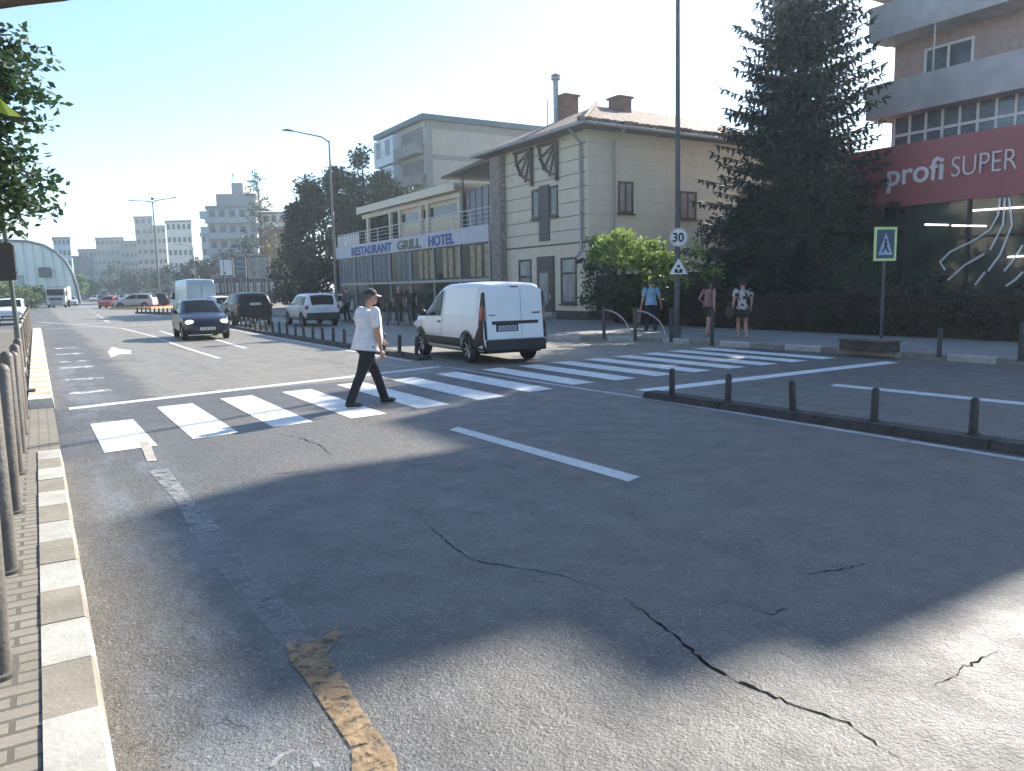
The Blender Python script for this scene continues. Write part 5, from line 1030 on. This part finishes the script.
for i, (pp, d_, h_, rr, lb) in enumerate([(118, 215, 10.2, 4.0, 'round grey-green street tree, leftmost of the far row'), (131, 210, 8.8, 3.0, 'round far street tree just right of the largest one'), (150, 215, 9.5, 4.0, 'far street tree behind the twin-arm lamp'), (168, 200, 9.0, 3.6, 'far street tree between the lamp and the dark clipped trees'), (188, 150, 8.6, 2.9, 'dark round tree above the pale high-roof van'), (203, 145, 8.9, 2.8, 'dark round tree left of the pale blue billboard'), (212, 140, 7.6, 2.0, 'small dark tree at the left edge of the billboards'), (80, 170, 6.4, 2.0, 'pale green poplar-like tree right of the glass hall'), (90, 190, 5.8, 2.4, 'low pale green tree between the hall and the dark office')]):
    random.seed(80 + i); tree('street_tree', lb, tuple(at(pp, d_)), h_, round_clumps(rr, h_ * .56, h_ * .38, 26, rr * .38), 70, .5 if d_ > 160 else .42, L_pale if i > 6 else (L_far if i < 4 else leafmat('leaf_far_dark', (.03, .045, .03), .15)), .2, 'street trees along the far road', seed=90 + i)
for i, (pp, d_, h_) in enumerate([(4, 75, 3.6), (22, 90, 3.4), (36, 110, 3.2), (47, 125, 2.6)]):
    bushy(['yellow-green shrub behind the white car at far left', 'rounded green shrub left of the glass hall entrance', 'green shrub before the glass hall', 'low green shrub left of the truck'][i], at(pp, d_), h_, 2.4, 1.6, L_pale if i == 0 else L_mid, 60, .3, 100 + i, 20, 'shrub', 'shrub', 0)
# near tree at the left edge: limbs reach into the frame
random.seed(7); NT = Vector((-3.4, 8.0, .14)); nt_ = empty('street_tree', NT, 0, 'leafy broad-leaved tree overhanging the pavement at the left edge', 'tree')
b = MB(); b.tube([NT, NT + Vector((.1, 0, 2.5)), NT + Vector((.3, .2, 5.5))], [.22, .17, .08], 10); lf = MB(); tips = []
for (px_, py_, d_) in [(12, 35, 7.4), (22, 62, 7.2), (40, 62, 7.6), (26, 82, 7.8), (44, 100, 7.4), (22, 120, 7.1), (34, 122, 7.5), (12, 150, 7.3), (26, 152, 7.6), (40, 178, 7.5), (50, 190, 7.7), (20, 180, 7.2), (30, 205, 7.3), (44, 208, 7.6), (8, 205, 7.0), (16, 228, 7.2), (-20, 100, 7), (-30, 160, 7), (-25, 50, 7.2), (3, 80, 7), (6, 115, 7), (4, 180, 7.3), (2, 55, 7.6), (-50, 120, 7), (-60, 60, 7), (-70, 180, 7), (10, 95, 6.9), (0, 140, 7.0), (28, 188, 7.1), (33, 94, 7.1), (16, 208, 7.4), (-4, 232, 7.4), (12, 66, 7.0)]:
    r_ = ray(px_, py_); e = CAM + r_ * (d_ / r_.dot(fwd)); s_ = NT + Vector((.2, .1, ru(2.2, 4.5))); mid = (s_ + e) / 2 + Vector((0, 0, .25)); b.tube([s_, mid, e], [.05, .03, .008], 5)
    for q in range(12):
        u = .55 + .45 * q / 11; c = s_.lerp(mid, u * 2 - 1 if u < .5 else 1) if False else mid.lerp(e, (u - .5) * 2); leaves(lf, c, (.20, .20, .13), 34, .085, .6, .1)
b.build('trunk', bark, nt_, recalc=False); lf.build('crown', L_near, nt_, recalc=False)
b = MB(); r_ = ray(8, 108); c = CAM + r_ * 3.6; b.quad(c + Vector((-.10, 0, .05)), c + Vector((-.03, .02, .045)), c + Vector((.05, .03, -.03)), c + Vector((.0, 0, -.035)), c + Vector((-.08, 0, -.01))); b.build('sunlit_leaf', leafmat('leaf_bright', (.28, .36, .04), .6), nt_, recalc=False)
b = MB(); pts = [CAM + ray(a, c_) * 4.0 for a, c_ in ((-120, -18), (-20, 2), (20, -2), (62, -5), (120, -14), (220, -60))]; b.tube(pts, [.05, .05, .04, .032, .02, .01], 8); b.build('overhead_branch', bark, nt_, recalc=False)
# the row of trees lining the left street, out of the picture but in its reflections
for i in range(6):
    random.seed(120 + i); p = (-15 - ru(0, 2), -4 + i * 11.0, 0); tree('street_tree', '%s lime tree along the far side of the left side street' % ORD[i], p, 9, round_clumps(3.4, 5.6, 3.0, 26, 1.5), 60, .5, L_mid, .25, 'lime trees on the left side street', seed=130 + i)

# ================================================================== PEOPLE
def ik(a, b, l1, l2, bend):
    a, b, bend = Vector(a), Vector(b), Vector(bend); d = b - a; L = min(d.length, (l1 + l2) * .999); dn = d.normalized(); x = (l1 * l1 - l2 * l2 + L * L) / (2 * L); h2 = math.sqrt(max(0, l1 * l1 - x * x)); bd = (bend - dn * bend.dot(dn)).normalized(); return a + dn * x + bd * h2
def fuse(b, name, m, parent, voxel, smooth=4):
    """weld the overlapping volumes into one continuous skin"""
    o = b.build('tmp', m, None, recalc=False); r = o.modifiers.new('r', 'REMESH'); r.mode = 'VOXEL'; r.voxel_size = voxel; r.use_smooth_shade = True
    s_ = o.modifiers.new('s', 'SMOOTH'); s_.iterations = smooth; s_.factor = .5
    dg = bpy.context.evaluated_depsgraph_get(); me = bpy.data.meshes.new_from_object(o.evaluated_get(dg)); bpy.data.objects.remove(o); me.name = name
    for p in me.polygons: p.use_smooth = True
    q = bpy.data.objects.new(name, me); scn.collection.objects.link(q); q.parent = parent; return q
def hand(b, wrist, d, side, palm_n, curl=.5, s=1.0):
    """palm, four unequal bent fingers and a thumb leaving the side of the palm"""
    d = Vector(d).normalized(); n = Vector(palm_n); n = (n - d * n.dot(d)).normalized(); w_ = d.cross(n) * side; pc = Vector(wrist) + d * .045 * s
    b.tube([Vector(wrist) - d * .01, Vector(wrist) + d * .03 * s, Vector(wrist) + d * .085 * s], [(.024 * s, .019 * s), (.030 * s, .019 * s), (.036 * s, .016 * s)], 10) if False else b.ell(pc, (.036 * s,) * 3, 10)
    b.ell(pc + d * .03 * s + w_ * .012 * s, .026 * s, 8); b.ell(pc + d * .03 * s - w_ * .016 * s, .024 * s, 8)
    for i, (off, ln) in enumerate(((.028, .070), (.010, .080), (-.009, .074), (-.027, .058))):
        p = pc + d * .035 * s + w_ * off * s; dd = d; pts = [p]
        for k_, f in enumerate((.42, .33, .25)):
            a = curl * (.35 + .5 * k_); dd = (d * math.cos(a) + n * math.sin(a)); p = p + dd * ln * f * s * 1.15; pts.append(p)
        b.tube(pts, [.0095 * s, .009 * s, .0082 * s, .007 * s], 7)
    p = pc - d * .012 * s + w_ * .03 * s; q = p + (w_ * .6 + d * .7 + n * .35).normalized() * .035 * s; b.tube([p, q, q + (d * .9 + n * .5).normalized() * .028 * s], [.012 * s, .011 * s, .0085 * s], 7)
def person(label, loc, rz, hgt=1.74, feet=((-.1, .3), (.1, -.3)), hands=((-.25, .15, .85), (.25, 0, .8)), shirt=None, trousers=None, shoes=None, hair=None, sleeve=.5, leg_cover=1.0, build=1.0, belly=0.0, lean=.03, cap=None, turn=0.0, voxel=.010, shirt_len=.90, heel=(0, .02), curl=.6, skinm=None, hairlen=0, skirt=False):
    k = hgt / 1.75; P = empty('person', loc, rz, label, 'person'); skinm = skinm or skin; W = build
    hipz = .92 * k - .02; hips = [Vector((s_ * .095 * W, 0, hipz)) for s_ in (-1, 1)]; chest = Vector((0, lean * 1.0, 1.28 * k)); neck = Vector((0, lean * 1.5 + .005, 1.47 * k)); head = Vector((0, lean * 2 + .03, 1.625 * k)); sh = [Vector((s_ * .185 * W, lean * 1.3, 1.415 * k)) for s_ in (-1, 1)]
    ank = []; knee = []
    for i in (0, 1):
        a = Vector((feet[i][0], feet[i][1], .085 + heel[i])); ank.append(a); knee.append(ik(hips[i], a, .43 * k, .42 * k, (0, 1, 0)))
    elb = []; wr_ = []
    for i in (0, 1): h_ = Vector(hands[i]); wr_.append(h_); elb.append(ik(sh[i], h_, .29 * k, .26 * k, (0.25 * (-1, 1)[i], -1, -.1)))
    b = MB()
    # trunk
    b.tube([(0, 0, .86 * k), (0, 0, .95 * k), (0, lean * .4 + belly * .5, 1.06 * k), (0, lean + belly * .3, 1.2 * k), chest + Vector((0, 0, .06 * k)), (0, lean * 1.3, 1.42 * k), neck + Vector((0, 0, -.015))],
           [(.13 * W, .095 * W), (.165 * W, .115 * W), (.145 * W + belly * .4, .105 * W + belly * .6), (.155 * W, .11 * W + belly * .3), (.17 * W, .115 * W), (.145 * W, .085 * W), (.06, .06)], 16)
    b.tube([neck - Vector((0, 0, .05)), neck + Vector((0, .01, .05)), head - Vector((0, .01, .03))], [.062, .054, .055], 12)
    rt_ = Matrix.Rotation(turn, 3, 'Z'); hv = lambda x, y, z: head + rt_ @ Vector((x, y, z)) * k
    b.ell(head + Vector((0, 0, .025 * k)), (.076 * k, .092 * k, .105 * k), 18); b.ell(hv(0, .028, -.05), (.056 * k, .062 * k, .062 * k), 14); b.ell(hv(0, .062, -.085), (.026 * k, .024 * k, .022 * k), 10)
    b.ell(hv(0, .098, -.012), (.013 * k, .02 * k, .018 * k), 8); b.tube([hv(0, .088, .03), hv(0, .108, -.012)], [.008 * k, .013 * k], 8); b.ell(hv(0, .082, -.05), (.022 * k, .012 * k, .009 * k), 8); b.ell(hv(0, .08, .045), (.055 * k, .014 * k, .010 * k), 8)
    for s_ in (-1, 1): b.ell(hv(s_ * .078, -.004, -.005), (.010 * k, .022 * k, .032 * k), 8)
    for i, s_ in ((0, -1), (1, 1)):
        b.ell(sh[i], .062 * W, 10); b.tube([sh[i], sh[i].lerp(elb[i], .4), elb[i], elb[i].lerp(wr_[i], .35), wr_[i]], [.055 * W, .049 * W, .037 * W, .038 * W, .024], 10)
        d = (wr_[i] - elb[i]).normalized(); hand(b, wr_[i], d, s_, (-s_ * 1.0, .25, 0), curl)
        b.ell(hips[i], .092 * W, 10); b.tube([hips[i], hips[i].lerp(knee[i], .35), knee[i], knee[i].lerp(ank[i], .3), ank[i]], [.092 * W, .083 * W, .054, .056, .036], 12)
        b.ell(ank[i] + Vector((0, -.02, -.035)), (.036, .045, .04), 8); b.tube([ank[i] + Vector((0, -.03, -.045)), ank[i] + Vector((s_ * .01, .16, -.06 - heel[i] * .4))], [(.034, .035), (.042, .018)], 10)
    fuse(b, 'body', skinm, P, voxel)
    # eyes
    for s_ in (-1, 1): e = MB(); e.ell(hv(s_ * .031, .079, .022), .0105 * k, 8); e.build('eye', black_plastic, P, local=True)
    if shirt:
        b = MB(); z0 = shirt_len * k; o_ = .016
        b.tube([(0, 0, z0), (0, lean * .2, z0 + .06), (0, lean * .4 + belly * .5, 1.06 * k), (0, lean + belly * .3, 1.2 * k), chest + Vector((0, 0, .06 * k)), (0, lean * 1.3, 1.42 * k), neck + Vector((0, 0, -.035))],
               [(.198 * W + o_, .165 * W + belly * .3 + .02), (.185 * W + o_, .145 * W + belly * .5 + .012), (.155 * W + belly * .4 + o_, .12 * W + belly * .6 + o_), (.16 * W + o_, .118 * W + belly * .3 + o_), (.178 * W + o_, .12 * W + o_), (.15 * W + o_, .092 * W + o_), (.075, .072)], 18)
        if sleeve > 0:
            for i in (0, 1): b.ell(sh[i], .064 * W + .006, 10); b.tube([sh[i], sh[i].lerp(elb[i], min(1, sleeve * 1.3) * .6), sh[i].lerp(elb[i], min(1, sleeve * 1.3))] + ([elb[i].lerp(wr_[i], .92)] if sleeve >= 1 else []), [.068 * W, .065 * W, .066 * W] + ([.036] if sleeve >= 1 else []), 10)
        fuse(b, 'shirt', shirt, P, voxel, 3)
    if trousers:
        b = MB(); b.tube([(0, 0, .80 * k), (0, 0, .88 * k), (0, 0, .97 * k), (0, lean * .2, 1.03 * k)], [(.12 * W, .10 * W), (.18 * W, .13 * W), (.172 * W, .128 * W), (.155 * W, .118 * W)], 16)
        if skirt: b.tube([(0, 0, .95 * k), (0, 0, .62 * k)], [(.17 * W, .13 * W), (.23 * W, .20 * W)], 16)
        for i in (0, 1):
            b.ell(hips[i] - Vector((0, 0, .03)), .088 * W, 10)
            if leg_cover >= 1: b.tube([hips[i], hips[i].lerp(knee[i], .4), knee[i], knee[i].lerp(ank[i], .4), ank[i] + Vector((0, 0, -.025))], [.094 * W, .096 * W, .076, .070, .066], 12)
            elif leg_cover > 0: b.tube([hips[i], hips[i].lerp(knee[i], leg_cover)], [.106 * W, .094 * W], 12)
        fuse(b, 'trousers' if leg_cover >= 1 else ('skirt' if skirt else 'shorts'), trousers, P, voxel, 3)
    for i, s_ in ((0, -1), (1, 1)):
        if shoes: b = MB(); a = ank[i]; b.ell(a + Vector((0, -.025, -.04)), (.042, .055, .05), 10); b.tube([a + Vector((0, -.06, -.05)), a + Vector((0, .05, -.045 - heel[i] * .2)), a + Vector((s_ * .01, .15, -.055 - heel[i] * .5)), a + Vector((s_ * .012, .19, -.06 - heel[i] * .55))], [(.036, .035), (.045, .042), (.048, .03), (.03, .02)], 12); fuse(b, 'shoe', shoes, P, .009, 2)
    if hair:
        b = MB(); b.ell(head + rt_ @ Vector((0, -.014, .04)) * k, (.083 * k, .094 * k, .102 * k), 16)
        if hairlen: b.tube([head + rt_ @ Vector((0, -.06, .02)), head + rt_ @ Vector((0, -.085, -.1)), head + rt_ @ Vector((0, -.09, -.1 - hairlen))], [(.07, .05), (.07, .04), (.04, .02)], 12)
        hr = fuse(b, 'hair', hair, P, .01, 2)
    if cap:
        b = MB(); n_ = 18; b.grid(lambda u, v: hv(.092 * math.cos(u * 6.2832) * math.cos(v * 1.57), .105 * math.sin(u * 6.2832) * math.cos(v * 1.57) - .004, .045 + .092 * math.sin(v * 1.57)), n_, 6); c_ = b.build('cap', cap[0], P, local=True)
        b = MB(); b.grid(lambda u, v: hv((u - .5) * .15 * (1 - .3 * v), .085 + .09 * v - .05 * (2 * u - 1) ** 2, .05 - .03 * v - .015 * (2 * u - 1) ** 2), 8, 4); x = b.build('cap_brim', cap[1], c_, local=True); x.modifiers.new('t', 'SOLIDIFY').thickness = .006
    return P
cl = lambda n_, c_, sc=9, v_=.12: mat(n_, c_, .85, v_, sc, bump=1.0, bscale=9)
man_shirt = cl('shirt_white', (.66, .66, .68)); dark_tr = cl('trousers_black', (.016, .016, .02)); shoe_b = mat('shoe_black', (.015, .014, .014), .45, .2); hair_g = mat('hair_grey', (.09, .085, .08), .8, .3, 30); hair_d = mat('hair_dark', (.018, .014, .012), .6, .3, 30)
mp_ = (G(347, 408) + G(390, 403)) / 2
man = person('man in white short-sleeved shirt, black trousers and cap striding across the zebra crossing', (mp_.x, mp_.y, .006), R(-90 + 8), 1.74, ((-.09, .33), (.09, -.36)), ((-.21, .34, .97), (.26, .10, .84)), man_shirt, dark_tr, shoe_b, hair_g, .62, 1, 1.14, .07, .04, (mat('cap_dark', (.03, .03, .032), .8), mat('cap_brim_pale', (.55, .55, .55), .7)), R(-6), .0075, .83, (0, .02), .7)
pp = G(651, 331, .14)
blue_man = person('broad man in light blue shirt and dark trousers, seen from behind near the vine', (pp.x, pp.y, .14), R(-28), 1.74, ((-.12, .10), (.12, -.12)), ((-.34, -.02, .86), (.36, .04, .84)), cl('shirt_light_blue', (.20, .33, .45)), cl('trousers_navy', (.02, .022, .03)), shoe_b, hair_g, .6, 1, 1.15, .05, .02, None, 0, .011, .88)
bgp = pp + Vector((math.cos(R(-28)) * -.42, math.sin(R(-28)) * -.42, .38)); b = MB(); b.prism([bgp + sr * -.17 + Z * -.1, bgp + sr * .06 + Z * -.1, bgp + sr * .1 + Z * .38, bgp + sr * -.02 + Z * .42], fw0 * .09); b.tube([bgp + sr * .04 + Z * .40, bgp + sr * .02 + Z * .52, bgp + sr * .08 + Z * .40], .008, 6)
b.build('shopping_bag', cl('bag_brown', (.16, .12, .10), 6, .3), None, 'brownish shopping bag hanging from the hand of the blue-shirted man', 'bag', origin=tuple(bgp), bevel=.02)
pp = G(708, 336, .14)
woman = person('slim woman in dusty pink top and dark shorts walking behind the thin post', (pp.x, pp.y, .14), R(-70), 1.68, ((-.08, .30), (.08, -.30)), ((-.30, .22, 1.02), (.27, -.18, .82)), cl('top_pink', (.26, .15, .13)), cl('shorts_dark', (.03, .025, .028)), mat('sandal', (.25, .2, .17), .7), hair_d, .18, .75, .88, 0, .02, None, 0, .011, .92, hairlen=.12)
pp = G(742, 338, .14)
w2 = person('woman in black and white patterned top and dark skirt, rightmost of the three walkers', (pp.x, pp.y, .14), R(-40), 1.66, ((-.08, .16), (.10, -.14)), ((-.27, .06, .84), (.24, .05, .86)), None, cl('skirt_black', (.014, .014, .016)), mat('sandal_light', (.3, .26, .22), .7), hair_d, .5, .5, 1.02, .02, .02, None, 0, .011, .9, skirt=True)
# patterned shirt
pm_ = bpy.data.materials.new('patterned_cloth'); pm_.use_nodes = True; n_ = pm_.node_tree; bb = n_.nodes['Principled BSDF']; vo = n_.nodes.new('ShaderNodeTexVoronoi'); vo.inputs['Scale'].default_value = 14; tc = n_.nodes.new('ShaderNodeTexCoord'); n_.links.new(tc.outputs['Object'], vo.inputs['Vector']); cr = n_.nodes.new('ShaderNodeValToRGB'); cr.color_ramp.interpolation = 'CONSTANT'; cr.color_ramp.elements[0].color = (.03, .03, .035, 1); cr.color_ramp.elements[1].position = .5; cr.color_ramp.elements[1].color = (.42, .39, .37, 1); n_.links.new(vo.outputs['Color'], cr.inputs[0]); n_.links.new(cr.outputs[0], bb.inputs['Base Color']); bb.inputs['Roughness'].default_value = .85
def add_shirt(P, k, W, m):
    b = MB(); b.tube([(0, 0, .86 * k), (0, 0, .93 * k), (0, .01, 1.06 * k), (0, .02, 1.2 * k), (0, .02, 1.34 * k), (0, .026, 1.42 * k), (0, .033, 1.445 * k)], [(.2 * W, .15 * W), (.195 * W, .145 * W), (.175 * W, .135 * W), (.178 * W, .135 * W), (.192 * W, .135 * W), (.165 * W, .105 * W), (.08, .075)], 18)
    for s_ in (-1, 1): b.ell((s_ * .185 * W, .026, 1.415 * k), .078 * W, 10); b.tube([(s_ * .185 * W, .026, 1.415 * k), (s_ * .235 * W, .0, 1.22 * k)], [.075 * W, .074 * W], 10)
    fuse(b, 'shirt', m, P, .011, 3)
add_shirt(w2, 1.66 / 1.75, 1.02, pm_)
hb = pp + Vector((math.cos(R(-40)) * -.36, math.sin(R(-40)) * -.36, .72)); b = MB(); b.ell((hb.x, hb.y, hb.z), (.17, .09, .19), 14); b.tube([hb + Z * .15 + sr * -.08, hb + Z * .32, hb + Z * .15 + sr * .08], .012, 6)
b.build('handbag', cl('bag_dark_brown', (.07, .05, .045), 8, .3), None, 'round brown handbag carried by the woman in the patterned top', 'bag', origin=tuple(hb))
for i, (px_, py_, col, hc, rz_p, lb) in enumerate([(348, 321, (.10, .10, .11), hair_g, 20, 'person in grey clothes standing at the left corner of the restaurant glass front'), (372, 321.5, (.03, .03, .035), hair_d, 200, 'person in black clothes standing by the restaurant entrance'), (399, 322.5, (.035, .03, .04), hair_g, 170, 'person in dark clothes near the restaurant window, left of the broadest figure'), (412, 322.5, (.02, .02, .024), hair_g, 150, 'broad person in black near the restaurant window, closest to the white van')]):
    p = G(px_, py_ - .6, .14); person(lb, (p.x, p.y, .14), R(rz_p), 1.72, ((-.1, .05), (.1, -.05)), ((-.25, .08, .86), (.25, .05, .86)), cl('cloth_%d' % i, col), dark_tr, shoe_b, hc, .6 if i else 1.0, 1, 1.0 + .08 * (i == 3), .03, .02, None, 0, .013)
# cafe chairs in front of the restaurant
def cafe_chair(loc, rz, label):
    o = empty('cafe_chair', loc, rz, label, 'chair', 'chairs outside the restaurant'); m = mat('chair_dark', (.03, .028, .027), .7)
    b = MB(); b.box(-.22, .22, -.22, .22, .43, .46); b.build('seat', m, o, local=True); b = MB(); b.box(-.22, .22, .2, .23, .55, .92); b.build('backrest', m, o, local=True)
    for x in (-.2, .2):
        for y in (-.2, .21): b = MB(); b.tube([(x, y, 0), (x, y, .44 if y < 0 else .92)], .015, 6); b.build('leg', m, o, local=True)
    return o
for i, (px_, a) in enumerate(((380, 20), (390, 200), (420, 60))): p = G(px_, 320.8, .14); cafe_chair((p.x, p.y, .14), R(a), ['dark cafe chair left of the seated area before the restaurant', 'dark cafe chair in the middle of the restaurant front', 'dark cafe chair closest to the white van in front of the restaurant'][i])

# ================================================================== HAZE
hz = bpy.data.materials.new('haze'); hz.use_nodes = True; hn = hz.node_tree; hn.nodes.remove(hn.nodes['Principled BSDF']); pv = hn.nodes.new('ShaderNodeVolumePrincipled')
pv.inputs['Color'].default_value = (.80, .93, 1, 1); pv.inputs['Density'].default_value = .0008; pv.inputs['Anisotropy'].default_value = .55; hn.links.new(pv.outputs[0], hn.nodes['Material Output'].inputs['Volume'])
b = MB(); b.box(-905, 905, -305, 1505, -1.1, 32); b.build('haze', hz, kind='stuff')
